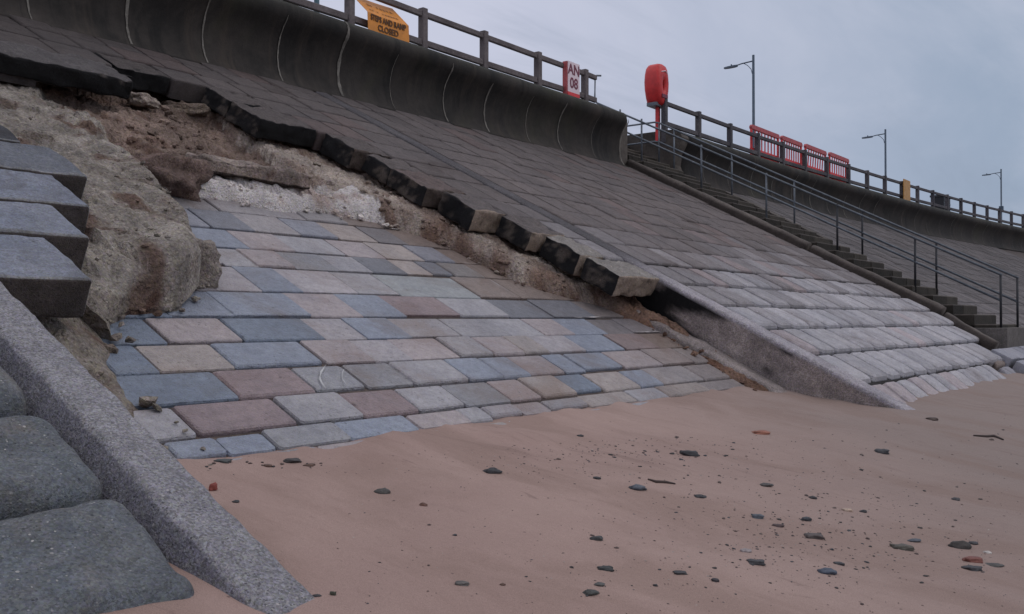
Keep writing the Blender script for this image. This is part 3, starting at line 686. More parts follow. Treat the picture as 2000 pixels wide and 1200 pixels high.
# ------------------------------------------------------------------ curved sea walls
WP=[(11.35,3.2),(10.52,3.21),(10.60,3.27),(10.66,3.36),(10.70,3.48),(10.715,3.62),(10.70,3.76),(10.655,3.90),(10.585,4.02),(10.52,4.10),(10.49,4.16),(10.485,4.22),(10.50,4.29),(10.55,4.35),(10.63,4.385),(10.75,4.39),(11.35,4.36)]
def dyfar(x): return -.0019*max(0,x-21)**2 if x<70 else -.0019*49**2-.186*(x-70)
def wall_sweep(mb,xs_,bend,end_round=0):
    n=len(WP); vs=[];cols=[];fs=[]
    for x in xs_:
        for i,(y,z) in enumerate(WP):
            k=1
            if end_round and x>end_round-.16:
                q=(x-(end_round-.16))/.16; k=1-(1-math.sqrt(max(0,1-q*q)))*.7
            yc,zc=10.95,3.75
            dz=.012*fbm((x*1.3,z*2,0),3)
            yy=yc+(y-yc)*k if z>3.3 else y; zz=zc+(z-zc)*(.7+.3*k) if z>4.0 else z
            vs.append((x,yy+bend(x)+dz,zz)); 
            t=sstep(4.2,4.36,z); b=sstep(3.5,3.25,z); g=.5+.5*fbm((x*.5,z*.7,5),3)
            c=lerp(1,1.5,t)+.5*b*g
            cols.append((c*(1-.12*t),c,c*(1-.1*t)))
    for j in range(len(xs_)-1):
        for i in range(n-1): fs.append((j*n+i,j*n+i+1,(j+1)*n+i+1,(j+1)*n+i))
    fs.append(tuple(range(n-1,-1,-1))); b=(len(xs_)-1)*n; fs.append(tuple(b+i for i in range(n)))
    mb.add(vs,fs,cols)
def joint(x,bend,parent,k,i0=2,i1=11):
    mb=MB(); L=[];Rr=[]; sx=.0
    pts=WP[i0:i1+1]; fine=[]
    for (a,b) in zip(pts[:-1],pts[1:]): fine+=[(lerp(a[0],b[0],t/4),lerp(a[1],b[1],t/4)) for t in range(4)]
    fine.append(pts[-1])
    for j,(y,z) in enumerate(fine):
        w=.014*k*(1+.7*fbm((x,z*6,2),3))*min(1,(len(fine)-j)/6+.15)+.002
        L.append((x-w,y-.011+bend(x)+.012*fbm((x*1.3,z*2,0),3),z)); Rr.append((x+w,y-.011+bend(x)+.012*fbm((x*1.3,z*2,0),3),z))
    n=len(fine); mb.add(L+Rr,[(j,n+j,n+j+1,j+1) for j in range(n-1)],(1,1,1))
    return mb.build('joint_line',M['joint'],parent,smooth=True,normals=False)
w1=thing('sea_wall','dark curved concrete wave wall with pale vertical joints, left of the stairs','sea wall')
mb=MB(); wall_sweep(mb,frange(-8,17.84,.12)+frange(17.86,18.02,.02),lambda x:0,18.03); mb.build('wall_body',M['wall'],w1,smooth=True,normals=False)
zero=lambda x:0
for i in range(12):
    k=[.6,1.2,.9,.9,1.4,.5,1.1,1.3,.7,1.1,.5,1.2][i]
    joint(5.35+1.145*i+[0,.05,-.04,.03,0,-.06,.05,0,.07,-.03,.04,0][i],zero,w1,k*[.9,.95,.7,.7,1.1,.35,.8,.9,.45,.85,.35,.85][i],2,[11,10,12,10,14,9,11,9,9,10,9,11][i])
w2=thing('sea_wall','far stretch of dark curved wave wall running right beyond the stairs','sea wall')
mb=MB(); wall_sweep(mb,frange(20.75,60,.4)+frange(62,140,3),dyfar); mb.build('wall_body',M['wall'],w2,smooth=True,normals=False)
for i in range(26): joint(21.9+1.145*i*1.2,dyfar,w2,rnd.choice([.4,.6,.9]),2,rnd.choice([6,8,10]))
mb=MB(); mb.prism([(13.4,1.2),(13.4,4.42),(10.72,4.42),(10.56,4.36),(10.50,4.22),(10.56,4.06),(10.68,3.86),(10.72,3.6),(10.62,3.3),(9.4,2.86),(7.2,1.72),(7.2,1.2)],lambda a_,b_,d_:(20.40+d_,a_,b_),.352)
tag(mb.build('stair_side_wall',M['flank']),'brownish concrete side wall at the top of the stairs, under the lifebuoy','retaining wall')
mb=MB(); mb.box((17.75,10.72,1.5),(18.3,13.4,4.30)); tag(mb.build('stair_side_wall',M['flank']),'concrete side wall at the stair head behind the rounded wall end','retaining wall')
# promenade
mb=MB(); mb.v=[(-40,11.3,4.2),(18.0,11.3,4.2),(18.0,13.4,4.2),(20.6,13.4,4.2),(20.6,11.3,4.2),(60,11.3+dyfar(60)+.3,4.2),(140,11.3+dyfar(140)+.3,4.2),(300,60,4.2),(-40,60,4.2)]; mb.c=[(1,1,1)]*9; mb.f=[tuple(range(9))]
tag(mb.build('promenade',M['promenade']),kind='structure',label='concrete promenade behind the sea wall')
# ------------------------------------------------------------------ stairs and kerb
st_=thing('staircase','stone beach stairs with dark risers climbing to the promenade','stairs')
nst=26; tr=.345; Yb=3.2
for k in range(1,nst):
    Y0=Yb+k*tr; z=plane(Y0)+.07+.17; mb=MB()
    if z>4.22: break
    cut=18.5+rnd.choice([.75,1.0,1.2])+rnd.uniform(-.08,.08)
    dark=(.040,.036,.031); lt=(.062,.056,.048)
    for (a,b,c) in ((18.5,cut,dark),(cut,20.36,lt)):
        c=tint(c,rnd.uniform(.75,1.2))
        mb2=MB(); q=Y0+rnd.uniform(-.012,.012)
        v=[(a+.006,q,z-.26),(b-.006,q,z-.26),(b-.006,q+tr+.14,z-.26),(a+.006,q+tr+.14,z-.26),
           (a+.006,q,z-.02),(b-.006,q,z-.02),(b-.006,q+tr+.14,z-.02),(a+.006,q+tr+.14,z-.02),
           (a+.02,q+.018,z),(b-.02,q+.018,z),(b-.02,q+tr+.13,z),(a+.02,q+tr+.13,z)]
        tc=tint((.115,.102,.096),rnd.uniform(.9,1.1))  # treads paler than risers: light on the tops put into the colour
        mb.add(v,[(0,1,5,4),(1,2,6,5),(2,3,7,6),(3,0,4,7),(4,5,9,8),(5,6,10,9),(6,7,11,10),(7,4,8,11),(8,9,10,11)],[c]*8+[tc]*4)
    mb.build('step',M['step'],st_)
mb=MB(); mb.box((18.0,3.28,-.7),(30.0,3.9,-.14)); mb.build('landing',M['kerb'],st_)
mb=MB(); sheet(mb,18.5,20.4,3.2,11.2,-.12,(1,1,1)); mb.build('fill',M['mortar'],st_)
kxo=lambda Y: kx(Y)-18.22
kb=thing('stair_kerb','rounded stone kerb running down the left side of the stairs','kerb')
kp=[(18.20,-.2),(18.20,.07),(18.225,.115),(18.27,.135),(18.41,.135),(18.455,.115),(18.48,.07),(18.48,-.2)]
for (a,b,sx,sn) in ((3.34,4.30,.05,-.06),(4.36,6.72,0,0),(6.80,10.7,-.02,.012)):
    mb=MB(); sweep(mb,dense([(x+sx,n+sn) for x,n in kp],.04),frange(a,b,.08),lambda x,Y,n: P(x+kxo(max(Y,3.45)),Y,n),.014,3,lambda x,Y,n: tint((.8,.75,.72),1+.25*fbm((x*4,Y*2,n*4),3)) if n>.1 or x>18.3 else (.42,.38,.36),seed=a)
    mb.build('kerb_stone',M['kerb'],kb,smooth=True,normals=False)
# toe pieces and lower apron beyond the kerb
for (ya,yb2,lb_) in ((2.98,3.31,'upper small tan-grey block at the foot of the stair kerb'),(2.55,2.95,'lower small pale block at the foot of the stair kerb, meeting the sand')):
    mb=MB(); c_=(.24,.20,.18) if ya>2.9 else (.28,.28,.31)
    rounded(mb,(kx(3.2),ya,-.35),(kx(3.2)+.62,yb2,-.02),.05,.014,.06,lambda dn,w: c_,seed=ya*3,fr=lambda x,Y,n: P(x-1.25*(3.31-Y),Y,n-.2*max(0,3.2-Y)))
    tag(mb.build('toe_block',M['block'],smooth=True),lb_,'kerb block')
ap=thing('stair_apron','pale stepped slabs below the foot of the stairs at the right edge','apron')
mb=MB(); rows_fill(mb,kx(3.1)+.66,29.0,[2.3,2.62,2.92,3.25],.5,.9,top=.03,bev=.012,t=.25,gap=.04,colf=lambda x,Y:(.30,.305,.34)); mb.build('slabs',M['block'],ap)
# slope beyond the stairs
pf=thing('revetment_panel','dark block-paved slope beyond the stairs, under the far wall','sea defence')
def PF(x,Y,n=0): 
    k=dyfar(x); return Vector((x,Y+k-n*SN,plane(Y)+n*CS))
mb=MB()
rows_fill(mb,20.4,48,[3.51+.47*i for i in range(16)],.42,.62,bev=.024,t=.15,gap=.018,fr=PF,colf=lambda x,Y: tint((.125,.115,.115),rnd.uniform(.8,1.2)*lerp(1.2,.9,sstep(3,7,Y))))
mb.build('paving_blocks',M['block'],pf)
mb=MB()
xf=frange(20.4,48,2)+frange(50,140,4)
for a,b in zip(xf[:-1],xf[1:]): mb.add([PF(a,1.6,-.04),PF(b,1.6,-.04),PF(b,10.6,-.04),PF(a,10.6,-.04)],[(0,1,2,3)],(.7,.65,.65))
mb.build('slope_bed',M['kerb'],pf)
# ------------------------------------------------------------------ stair handrails
def handrail(x,label,top_end,far=False):
    t=thing('handrail',label,'handrail','handrails of the beach stairs')
    rt=1.11; rl=.67; y0=3.51; y1=11.0
    Yp=[3.51+.0]+[3.51+1.42*i for i in range(1,6)]+[11.0 if far else 11.15]
    z=lambda Y,h: plane(Y)+h
    M1=M['steel_dark']; 
    def rl_(pts,nm='rail'): 
        mb=MB(); mb.tube(pts,.021,8); mb.build(nm,M['steel'],t,smooth=True)
    if far:
        rl_([(x,y0-.02,z(y0,rt)),(x,y1,z(y1,rt)),(x,y1+.12,z(y1,rt)+.03),(x,12.9,z(y1,rt)+.03)]); rl_([(x,y0,z(y0,rl)),(x,y1,z(y1,rl)),(x,y1+.12,z(y1,rl)+.02),(x,12.9,z(y1,rl)+.02)])
    else:
        ye=11.75
        rl_([(x,y0-.02,z(y0,rt)),(x,ye,z(ye,rt)-.08),(x,ye+.06,z(ye,rt)),(x,ye+.05,5.46),(x+.03,ye+.03,5.5),(x+.10,ye-.05,5.5)]); rl_([(x,y0,z(y0,rl)),(x,ye,z(ye,rl))])
    for i,Y in enumerate(Yp):
        mb=MB(); mb.tube([(x,Y,z(Y,.12)),(x,Y,z(Y,rt))],.021,8); mb.build('post',M1 if i<3 else M['steel'],t,smooth=True)
    if far:
        for Y in (12.0,12.85):
            mb=MB(); mb.tube([(x,Y,4.2),(x,Y,z(y1,rt)+.03)],.021,8); mb.build('post',M['steel'],t,smooth=True)
    return t
handrail(18.72,'near tubular steel handrail climbing the stairs in front of the steps',0)
handrail(20.22,'far tubular steel handrail on the right side of the stairs, with level top rails',0,True)
# ------------------------------------------------------------------ timber fences on the wall
def fence(Xs,bend,label,mat,yf=10.98):
    t=thing('promenade_fence',label,'fence','post and rail fences on the sea wall')
    b=[Vector((x,yf+bend(x),0)) for x in Xs]
    for p_ in b:
        if abs(p_.x-17.5)<.01: continue          # the rails end past the last post
        mb=MB(); mb.beam(p_+Vector((0,0,4.15)),p_+Vector((0,0,5.16+rnd.uniform(-.008,.012))),.125,.125,up=(0,1,0),bev=.012); mb.build('post',mat,t)
    for p_,q in zip(b[:-1],b[1:]):
        d=(q-p_).normalized()
        for (z,h,w) in ((5.075,.095,.075),(4.60,.105,.07)):
            mb=MB(); mb.beam(p_+d*.064+Vector((0,0,z+rnd.uniform(-.006,.006))),q-d*.064+Vector((0,0,z+rnd.uniform(-.006,.006))),w,h,bev=.01); mb.build('rail',mat,t)
    return t
near_x=[-1.0,.65,2.3,3.95,5.6,7.3,9.02,10.42,12.08,13.70,15.36,16.35,17.02]
fence(near_x+[17.5],lambda x:0,'weathered timber post and rail fence on the wall, left of the stairs',M['wood'])
mb=MB()
far_x=[20.45,22.2,24.0,25.75,27.45,29.1,30.85,32.7]+[32.7+1.72*i for i in range(1,34)]
fence(far_x,dyfar,'long timber post and rail fence running right from the lifebuoy',M['wood_far'])
# ------------------------------------------------------------------ signs
def text_mesh(txt,size,mat,parent,mtx,ex=.002,name='lettering',bold=.0,sx=1):
    cu=bpy.data.curves.new(name,'FONT'); cu.body=txt; cu.size=size; cu.align_x='CENTER'; cu.align_y='CENTER'; cu.extrude=ex; cu.offset=bold
    o=bpy.data.objects.new(name,cu); C.objects.link(o); bpy.context.view_layer.update()
    me=bpy.data.meshes.new_from_object(o.evaluated_get(bpy.context.evaluated_depsgraph_get())); C.objects.unlink(o); bpy.data.objects.remove(o)
    me.transform(Matrix.Diagonal((sx,1,1,1))); me.transform(mtx); me.materials.clear(); me.materials.append(mat)
    q=bpy.data.objects.new(name,me); C.objects.link(q); q.parent=parent; return q
def face_mtx(org,xdir,updir):
    x=Vector(xdir).normalized(); u=Vector(updir).normalized(); n=x.cross(u)
    return Matrix(((x.x,u.x,n.x,org[0]),(x.y,u.y,n.y,org[1]),(x.z,u.z,n.z,org[2]),(0,0,0,1)))
# AN 08
an=thing('location_sign','white board reading AN 08 with a red lower band on the near fence','sign')
yy=10.87; x0,x1=16.22,16.64
mb=MB(); mb.box((x0,yy-.012,4.55),(x1,yy+.006,5.16)); mb.build('board',M['signwhite'],an)
mb=MB(); mb.box((x0,yy-.014,4.2),(x1,yy+.008,4.548)); mb.build('red_band',M['redb'],an)
mb=MB(); mb.box((x0-.03,yy-.0,4.2),(x0-.002,yy+.10,5.15)); mb.build('red_post',M['barrier_top'],an)
for tx,z in (('AN',5.0),('08',4.73)):
    text_mesh(tx,.29,M['maroon'],an,face_mtx((x0/2+x1/2,yy-.016,z),(1,0,0),(0,0,1)),bold=.006)
# bent yellow closure sign
cs_=thing('closure_sign','bent yellow board reading STEPS AND RAMP CLOSED on the near fence','sign')
sx0,sx1=10.64,11.56; y_lo=10.80
zb,zm,zt=4.42,4.73,5.03
def sgn(u,v,off=0):       # u 0..1 across, v 0..1 up the sheet: upper half leans back and left
    z=lerp(zb,zm,v/.5) if v<.5 else lerp(zm,zt,(v-.5)/.5)
    k=max(0,(v-.5)/.5); lean=.03*v+.22*k
    cx=lerp(sx0,sx1,u)-.11*k
    return Vector((cx,y_lo+lean*1.1-off+.03*math.sin(u*3.1),z))
mb=MB(); NU,NV=10,14
front=[sgn(i/NU,j/NV) for j in range(NV+1) for i in range(NU+1)]; back=[p_+Vector((0,.006,0)) for p_ in front]
n1=len(front); fs=[]
for j in range(NV):
    for i in range(NU):
        a=j*(NU+1)+i; fs+=[(a,a+1,a+NU+2,a+NU+1),(n1+a+NU+1,n1+a+NU+2,n1+a+1,n1+a)]
for i in range(NU): fs+=[(i,n1+i,n1+i+1,i+1),(NV*(NU+1)+i+1,n1+NV*(NU+1)+i+1,n1+NV*(NU+1)+i,NV*(NU+1)+i)]
for j in range(NV):
    a=j*(NU+1); b=a+NU; fs+=[(a+NU+1,n1+a+NU+1,n1+a,a),(b,n1+b,n1+b+NU+1,b+NU+1)]
mb.add(front+back,fs); mb.build('board',M['yellow'],cs_)
def sign_text(txt,size,v,mat,sx=1.0,bold=.004):
    o=text_mesh(txt,size,mat,cs_,Matrix.Identity(4),bold=bold,sx=sx)
    for vt in o.data.vertices:
        u=.5+vt.co.x/(sx1-sx0); vv=v+vt.co.y/(zt-zb); nn=vt.co.z
        vt.co=sgn(min(1,max(0,u)),vv,.008+nn)
    return o
sign_text('STEPS AND RAMP',.125,.40,M['ink'],.80)
sign_text('CLOSED',.13,.185,M['ink'],.95)
# worn, illegible upper lines: broken strokes only
for v,h,seg in ((.80,.055,9),(.63,.04,11)):
    for i in range(seg):
        if rnd.random()<.2: continue
        u0=.16+.7*i/seg; u1=u0+.7/seg*rnd.uniform(.4,.8); mb=MB()
        a,b,c,d=[sgn(u,vv,.006) for u,vv in ((u0,v-h/2),(u1,v-h/2),(u1,v+h/2),(u0,v+h/2))]
        mb.add([a,b,c,d],[(0,1,2,3)])
        if i==0 or True:
            o=mb.build('worn_lettering',M['ink_faint'],cs_,normals=False)
# far yellow sign
xs_=xat(1758,10.55); ys2=10.85+dyfar(xs_)
fsg=thing('warning_board','small faded yellow board on the far fence','sign')
mb=MB(); mb.box((xs_-.42,ys2-.03,4.28),(xs_+.42,ys2+.0,5.2)); mb.build('board',M['yellow2'],fsg)
mb=MB(); mb.box((xs_-.04,ys2+.002,4.25),(xs_+.04,ys2+.07,5.1)); mb.build('backing_strip',M['wood_far'],fsg)
# ------------------------------------------------------------------ lifebuoy housing
lbx,lby=20.36,11.08
lb=thing('lifebuoy_housing','bright red lifebuoy housing on a red and white post at the stair head','lifebuoy housing')
out=[(-.20,-.36),(-.13,-.48),(0,-.5),(.13,-.48),(.20,-.36),(.265,-.15),(.285,.05),(.255,.25),(.20,.40),(.12,.465),(0,.48),(-.12,.465),(-.20,.40),(-.255,.25),(-.285,.05),(-.265,-.15)]
def lring(k,dep):
    return [Vector((lbx+a*k,lby+dep,5.50+b*k*1.0)) for a,b in out]
mb=MB(); n=len(out)
hole=lambda dep,k=1.0: [Vector((lbx+.01+.05*k*math.cos(t),lby+dep,5.47+.12*k*math.sin(t))) for t in [math.atan2(b,a) for a,b in out]]
rings=[lring(.9,.24),lring(.98,.2),lring(1,.15),lring(1,-.03),lring(.98,-.08),lring(.9,-.125),lring(.6,-.16),hole(-.135,1.2),hole(-.10,1.0),hole(.24,1.0)]
vs=sum(rings,[]); fs=[]
for r in range(len(rings)-1):
    for i in range(n): fs.append((r*n+i,r*n+(i+1)%n,(r+1)*n+(i+1)%n,(r+1)*n+i))
for i in range(n): fs.append(((len(rings)-1)*n+i,(len(rings)-1)*n+(i+1)%n,(i+1)%n,i))
mb.add(vs,fs); sh_=mb.build('shell',M['red'],lb,smooth=True)
mb=MB(); mb.box((lbx-.10,lby+.02,5.30),(lbx+.12,lby+.06,5.64)); mb.build('back_plate',M['maroon'],lb)  # dark plate added behind the slot; the recess's shade is its colour
mb=MB(); mb.tube([(lbx-.15,lby-.15,5.76),(lbx,lby-.175,5.80),(lbx+.15,lby-.15,5.76)],.012,6); mb.build('grab_rope',M['signwhite'],lb)
mb=MB(); mb.box((lbx-.13,lby-.172,5.17),(lbx+.13,lby-.15,5.25)); mb.build('strap',M['maroon'],lb)
mb=MB(); mb.beam((lbx+.06,lby+.06,4.2),(lbx+.06,lby+.06,5.08),.09,.09,up=(0,1,0)); mb.build('red_post',M['redb'],lb)
mb=MB(); mb.box((lbx-.22,lby-.06,4.98),(lbx+.20,lby+.2,5.06)); mb.build('bracket',M['steel'],lb)
mb=MB(); mb.beam((lbx+.19,lby,4.2),(lbx+.19,lby,5.0),.06,.06,up=(0,1,0)); mb.build('pale_post',M['signwhite'],lb)
# ------------------------------------------------------------------ barriers
def barrier(px0,px1,label,slant=0,topc=0):
    yb=11.12; x0=xat(px0,yb); x1=xat(px1,yb); b=dyfar((x0+x1)/2); yb+=b
    t=thing('pedestrian_barrier',label,'barrier','red barriers behind the far fence')
    z0,z1=4.24,5.36
    def fr(x,z): return x,z
    def bar(xa,za,xb,zb,w,nm,mat=M['redb'],d=.055):
        mb=MB(); mb.beam((xa,yb,za),(xb,yb,zb),w,d,up=(0,1,0),bev=.012); return mb.build(nm,mat,t)
    mb=MB(); L=x1-x0
    mb.prism([(0,-.02),(.02,-.08),(L-.02,-.08),(L,-.02),(L-.06,.04),(.06,.04)],lambda a,c,d:(x0+a,yb-.04+d,z1+c),.08); mb.build('top_rail',M['barrier_top'],t)
    mb=MB(); mb.prism([(.05,0),(L-.05,0),(L-.02,.50),(.02,.50)],lambda a,c,d:(x0+a,yb-.035+d,z0+.02+c),.07); mb.build('lower_panel',M['redb'],t)
    for xe in (x0+.05,x1-.05): bar(xe,z0+.51,xe,z1-.085,.07,'end_post')
    k=7
    for i in range(1,k+1):
        xc=lerp(x0+.09,x1-.09,i/(k+1)); bar(xc-slant/2,z0+.49,xc+slant/2,z1-.07,.038,'bar',d=.03)
    for xe in (x0+.28,x1-.28):
        mb=MB(); mb.box((xe-.05,yb-.28,z0-.035),(xe+.05,yb+.28,z0+.018)); mb.build('foot',M['black'],t)
barrier(1463,1518,'red plastic barrier at the left end of the row of four')
barrier(1520,1560,'red plastic barrier second from the left in the row of four')
barrier(1563,1604,'red plastic barrier with slanting bars, third from the left in the row of four',.10)
barrier(1606,1644,'red plastic barrier at the right end of the row of four')
# ------------------------------------------------------------------ litter bin
yb=11.2; xb=xat(1834,10.6); yb=10.6+.45
bn=thing('litter_bin','black square litter bin behind the far fence','litter bin')
yb=11.25+dyfar(xb); 
mb=MB(); mb.box((xb-.55,yb,4.2),(xb+.55,yb+.5,5.12)); mb.build('bin_body',M['black'],bn)
mb=MB(); mb.box((xb-.6,yb-.04,5.122),(xb+.6,yb+.54,5.2)); mb.build('lid',M['steel_dark'],bn)
for z in (4.5,4.85):
    mb=MB(); mb.box((xb-.552,yb-.012,z),(xb+.552,yb-.002,z+.035)); mb.build('band',M['steel'],bn)
# ------------------------------------------------------------------ street lamps
def lamp(x,y,ztop,label,mat,box=False):
    t=thing('street_lamp',label,'street lamp','street lamps along the promenade',(x,y,4.2))
    H=ztop-4.2
    mb=MB(); mb.tube([(0,0,0),(0,0,1.2),(0,0,1.22),(0,0,H)],[.085,.085,.062,.05],12); mb.build('pole',mat,t,smooth=True)
    mb=MB(); mb.tube([(0,.03,H-.24),(0,.5,H-.27),(0,.72,H-.31)],[.028,.026,.024],8); mb.build('arm',mat,t,smooth=True)
    mb=MB(); mb.tube([(0,.05,H-.75),(0,.10,H-.55),(0,.25,H-.38),(0,.42,H-.27)],.014,6); mb.build('brace',mat,t,smooth=True)
    mb=MB(); hd=[(-.03,0),(.03,0),(.10,.14),(.11,.42),(.06,.58),(-.06,.58),(-.11,.42),(-.10,.14)]
    lo=[(a,.68+b,H-.36-.02*b) for a,b in hd]; hi=[(a*.7,.68+b,H-.28-.05*b) for a,b in hd]; n=len(hd)
    mb.add(lo+hi,[tuple(range(n-1,-1,-1)),tuple(range(n,2*n))]+[(i,(i+1)%n,n+(i+1)%n,n+i) for i in range(n)]); h=mb.build('lamp_head',mat,t)
    mb=MB(); mb.tube([(0,.95,H-.31),(0,.95,H-.23)],.03,8); mb.build('sensor',mat,h)
    if box:
        mb=MB(); mb.box((-.12,-.14,H*.55),(.12,.14,H*.55+.32)); mb.build('junction_box',mat,t)
def lamp_at(px,Y,py,label,mat,box=False):
    x=xat(px,Y); d=Y/(sy_-cy_*lat(px)); lamp(x,Y,(625-py)/F*d,label,mat,box)
lamp_at(1473,16,106,'tall slim street lamp above the left red barrier, nearest of those in view',M['lamp_grey'])
lamp_at(1731,16,252,'slim street lamp between the red barriers and the small yellow board',M['lamp_grey'])
lamp_at(1957,14.5,330,'most distant street lamp with a junction box, near the right edge',M['lamp_grey'],True)
x=xat(617,16); lamp(x,16,10.6,'teal lamp column cropped by the picture top, behind the near fence',M['teal'])
# far mound
p=Vector((xat(2010,16),16,0)); mb=MB(); n=26
for j in range(n+1):
    for i in range(n+1):
        u=i/n*2-1; v=j/n*2-1; x=p.x+u*14; y=p.y+v*4.5; r=min(1,math.hypot(u,v))
        h=2.5*max(0,(1-r*r))**1.2*(1+.35*fbm((x*.25,y*.4,3),4)); mb.v.append((x,y,4.1+h)); mb.c.append((1,1,1))
mb.f=[(j*(n+1)+i,j*(n+1)+i+1,(j+1)*(n+1)+i+1,(j+1)*(n+1)+i) for j in range(n) for i in range(n)]
tag(mb.build('hill',M['grass'],smooth=True,normals=False),kind='structure',label='low dark grassy mound behind the far fence')
# ------------------------------------------------------------------ pebbles
DK=(.045,.045,.05); BG=(.11,.125,.15); OL=(.12,.11,.09); RD=(.24,.085,.065); BR=(.13,.075,.055); WH=(.6,.56,.52); OR=(.36,.15,.10)
PB=[(1347,888,38,18,DK,'largest dark oval pebble below the rib tip, upper middle of the sand'),
 (1720,883,30,13,DK,'black smooth pebble alone on the far right sand below the pale blocks'),
 (961,921,34,16,DK,'dark oval pebble alone below the middle of the stone paving'),
 (748,962,31,19,(.09,.085,.08),'dark brown-grey humped pebble on the left sand below the paving'),
 (571,901,35,14,(.06,.055,.055),'dark block-shaped stone just below the paving at left'),
 (437,901,34,9,(.10,.11,.11),'thin flat greenish stone at the foot of the near rib'),
 (606,909,24,8,BR,'small flat brown stone right of the dark block-shaped stone'),
 (523,910,20,7,BR,'small flat brown stone left of the dark block-shaped stone'),
 (1246,955,36,18,BG,'jagged blue-grey stone beside the thin driftwood stick'),
 (1164,1053,27,15,(.08,.085,.085),'dark rounded pebble in the lower middle, by itself'),
 (1181,1111,34,13,(.05,.055,.055),'dark flat oval pebble below the rounded one, lower middle'),
 (1153,1157,32,15,(.07,.075,.07),'greenish dark pebble lowest in the middle, touching a smaller one'),
 (1170,1141,20,10,(.10,.10,.095),'small grey pebble just above the lowest greenish one'),
 (1327,1118,27,9,(.06,.06,.065),'flat dark pebble right of the lower middle pair'),
 (903,1139,29,10,(.15,.14,.13),'flat grey pebble alone on the lower left sand'),
 (826,987,17,12,(.14,.07,.05),'small reddish-brown pebble right of the humped one'),
 (1366,970,24,9,DK,'small dark flat pebble right of the jagged blue-grey stone'),
 (1494,948,27,9,(.09,.08,.075),'flat dark sliver-like pebble upper right of the small flat one'),
 (1478,1010,25,15,BG,'blue-grey round pebble at the left of the right-hand scatter'),
 (1518,1027,24,10,(.09,.06,.06),'brown flat pebble just right of the blue-grey round one'),
 (1572,1015,22,13,(.06,.065,.075),'dark blue round pebble in the middle of the right-hand scatter'),
 (1586,973,16,10,DK,'small black round pebble above the right-hand scatter'),
 (1587,1048,40,14,(.10,.08,.075),'rough brown flat stone in the middle of the right-hand scatter'),
 (1475,1098,34,13,(.07,.07,.075),'dark oval pebble next to a pale fragment, lower right-centre'),
 (1455,1076,22,12,(.34,.30,.30),'pale pinkish broken fragment above the dark oval pebble'),
 (1614,1117,36,16,(.09,.11,.15),'slanting blue slab-like pebble low on the right sand'),
 (1636,1101,22,9,(.06,.06,.065),'small dark pebble above the slanting blue one'),
 (1758,1070,42,17,OL,'broad olive-grey flat stone on the right sand'),
 (1782,1056,26,10,BG,'small blue-grey pebble above the broad olive-grey stone'),
 (1872,1068,46,26,(.05,.043,.038),'largest dark stone at the right, above a red brick piece'),
 (1897,1095,42,17,RD,'worn red brick piece between two dark stones at the right'),
 (1897,1111,34,15,(.06,.06,.065),'dark pebble directly below the red brick piece'),
 (1898,1061,20,9,(.05,.05,.055),'small dark pebble right of the largest dark stone'),
 (1940,1103,34,8,(.08,.075,.07),'thin dark gravel patch stone right of the red brick piece'),
 (1926,1079,16,8,WH,'small white shell right of the largest dark stone'),
 (1653,997,20,10,(.55,.42,.33),'pale orange shell in the upper right-hand scatter'),
 (1684,999,16,8,DK,'small dark pebble right of the pale orange shell'),
 (1865,976,15,11,(.08,.08,.085),'small grey pebble alone towards the right edge'),
 (1820,820,23,11,(.10,.07,.06),'small brown stone on the sand below the pale corner blocks'),
 (1485,846,34,11,OR,'orange-red brick fragment on the sand left of the rib tip'),
 (652,1160,13,15,(.07,.075,.05),'small upright dark stone at the tip of the near rib'),
 (620,1162,16,6,DK,'flat dark chip touching the tip of the near rib'),
 (462,980,14,8,DK,'small dark pebble beside the near rib, below a red scrap'),
 (1395,1133,15,10,(.05,.045,.05),'small dark pebble alone low right of the centre'),
 (1279,1143,10,8,DK,'tiny black pebble low in the centre'),
 (982,1141,12,7,BR,'tiny brown pebble low, right of the flat grey one'),
 (1166,935,15,9,DK,'small dark pebble left of the thin driftwood stick'),
 (1133,852,13,7,DK,'small dark chip just below the paving edge, centre right'),
 (1600,1100,1,1,DK,None)]
def pebble(px,py,w,h,col,seed):
    pt,d=onsand(px,py); W=w*d/F/2; Hh=max(h*d/F*.62,W*.28)*.75
    mb=MB(); rock(mb,(0,0,Hh*.16),(W,W*(.6+.3*((seed*7)%1)),Hh*.85),seed,.34,0,col,3,seed%3<1.2)
    o=mb.build('pebble',M['pebble'],smooth=True,normals=False); o.location=pt; o.rotation_euler=(0,0,R(-53)+rnd.uniform(-.25,.25)); return o
for i,(px,py,w,h,col,lbx_) in enumerate(PB):
    if not lbx_: continue
    o=pebble(px,py,w,h,col,i*3.7)
    nm='brick_piece' if 'brick' in lbx_ else 'shell' if 'shell' in lbx_ else None
    if nm: o.name=nm; o.data.name=nm
    tag(o,lbx_,'brick' if nm=='brick_piece' else 'shell' if nm else 'pebble',None if nm else 'larger pebbles on the sand')
# driftwood, red scrap
def stick(pts,r,label,name='driftwood',cat='driftwood',mat=None):
    ps=[onsand(*q)[0] for q in pts]; ps=[p_+Vector((0,0,r*.5)) for p_ in ps]
    mb=MB(); mb.tube(ps,[r*(.5 if i in (0,len(ps)-1) else 1) for i in range(len(ps))],7,(.055,.035,.03)); tag(mb.build(name,M['pebble'],smooth=True),label,cat)
stick([(1265,937),(1280,942),(1300,943),(1318,946)],.008,'thin dark driftwood stick beside the jagged blue-grey stone')
stick([(1900,852),(1925,854),(1940,853),(1958,860)],.012,'flat dark piece of driftwood near the right edge of the sand')
mb=MB(); pt,d=onsand(417,958)
rock(mb,pt+Vector((0,0,.015)),(.02,.014,.018),5,.4,0,(.34,.08,.06),2,True); tag(mb.build('plastic_scrap',M['pebble']),'small red scrap lying against the near rib','scrap')
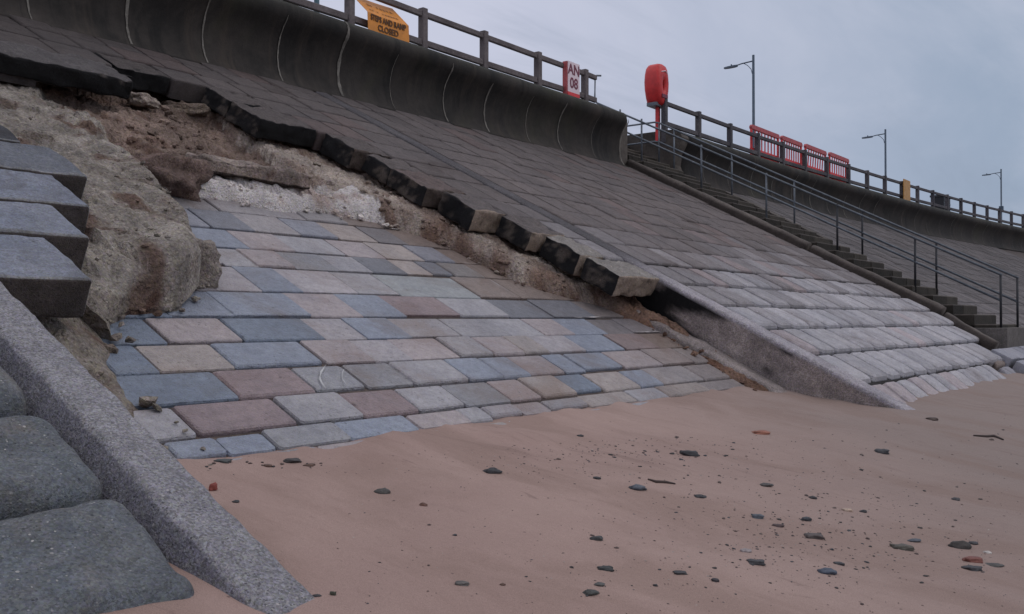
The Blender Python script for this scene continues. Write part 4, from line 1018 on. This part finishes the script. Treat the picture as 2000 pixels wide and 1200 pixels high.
# tiny pebbles
base=[]
for k in range(5):
    mb=MB(); rock(mb,(0,0,.05),(1,.7,.45),k*5.1+50,.4,0,[(.05,.045,.045),(.09,.06,.055),(.06,.065,.075),(.12,.085,.075),(.045,.04,.04)][k],2)
    base.append(mb)
protos=[b.build('small_pebble',M['pebble'],smooth=True,normals=False) for b in base]
cnt=0; spots=[]
while len(spots)<230:
    r=rnd.random()
    if r<.45: px,py=rnd.gauss(1600,150),rnd.gauss(1045,50)
    elif r<.6: px,py=rnd.gauss(1200,90),rnd.gauss(875,25)
    elif r<.68: px,py=rnd.gauss(530,60),rnd.gauss(905,7)
    else: px,py=rnd.uniform(640,1990),rnd.uniform(840,1195)
    if py<845+max(0,(1400-px)*.06)-max(0,px-1400)*.06 or py>1196 or px>1996 or px<400 : continue
    if px<700 and py>930: continue
    spots.append((px,py))
for i,(px,py) in enumerate(spots):
    k=i%5; o=protos[k] if i<5 else protos[k].copy()
    if i>=5: C.objects.link(o)
    pt,d=onsand(px,py); s=d/F*rnd.choice([2.2,2.6,3,3.5,4.2,5.2])
    o.location=pt; o.scale=(s,s,s); o.rotation_euler=(0,0,rnd.uniform(0,6.28))
    tag(o,'tiny pebble, one of many specks strewn over the sand','pebble','tiny pebbles strewn over the sand')

# shell grit and small debris lying on the sand, uncountable
mb=MB(); g2=random.Random(11); k=0
while k<1500:
    if g2.random()<.45: px,py=g2.gauss(1560,210),g2.gauss(1030,70)
    elif g2.random()<.4: px,py=g2.gauss(1180,150),g2.gauss(880,30)
    else: px,py=g2.uniform(430,1995),g2.uniform(800,1198)
    if py<850+max(0,(1400-px)*.05)-max(0,px-1400)*.07 or py>1198 or px>1998 or px<430: continue
    if px<660 and py>950: continue
    pt,d=onsand(px,py); sz=d/F*g2.choice([.8,1,1.2,1.5,1.9]); c=g2.choice([(.06,.05,.05),(.09,.06,.05),(.13,.09,.075),(.07,.07,.08),(.10,.06,.05),(.45,.40,.36)])
    a=g2.uniform(0,6.28); e=g2.uniform(1,2.6)
    ux,uy=math.cos(a)*sz*e,math.sin(a)*sz*e; vx,vy=-math.sin(a)*sz*.8,math.cos(a)*sz*.8
    mb.add([pt+Vector((ux,uy,0)),pt+Vector((vx,vy,0)),pt-Vector((ux,uy,0)),pt-Vector((vx,vy,0)),pt+Vector((0,0,sz*.8))],[(0,1,4),(1,2,4),(2,3,4),(3,0,4)],c); k+=1
tag(mb.build('beach_grit',M['pebble'],normals=False),'fine dark grit and shell crumbs strewn over the sand',kind='stuff')
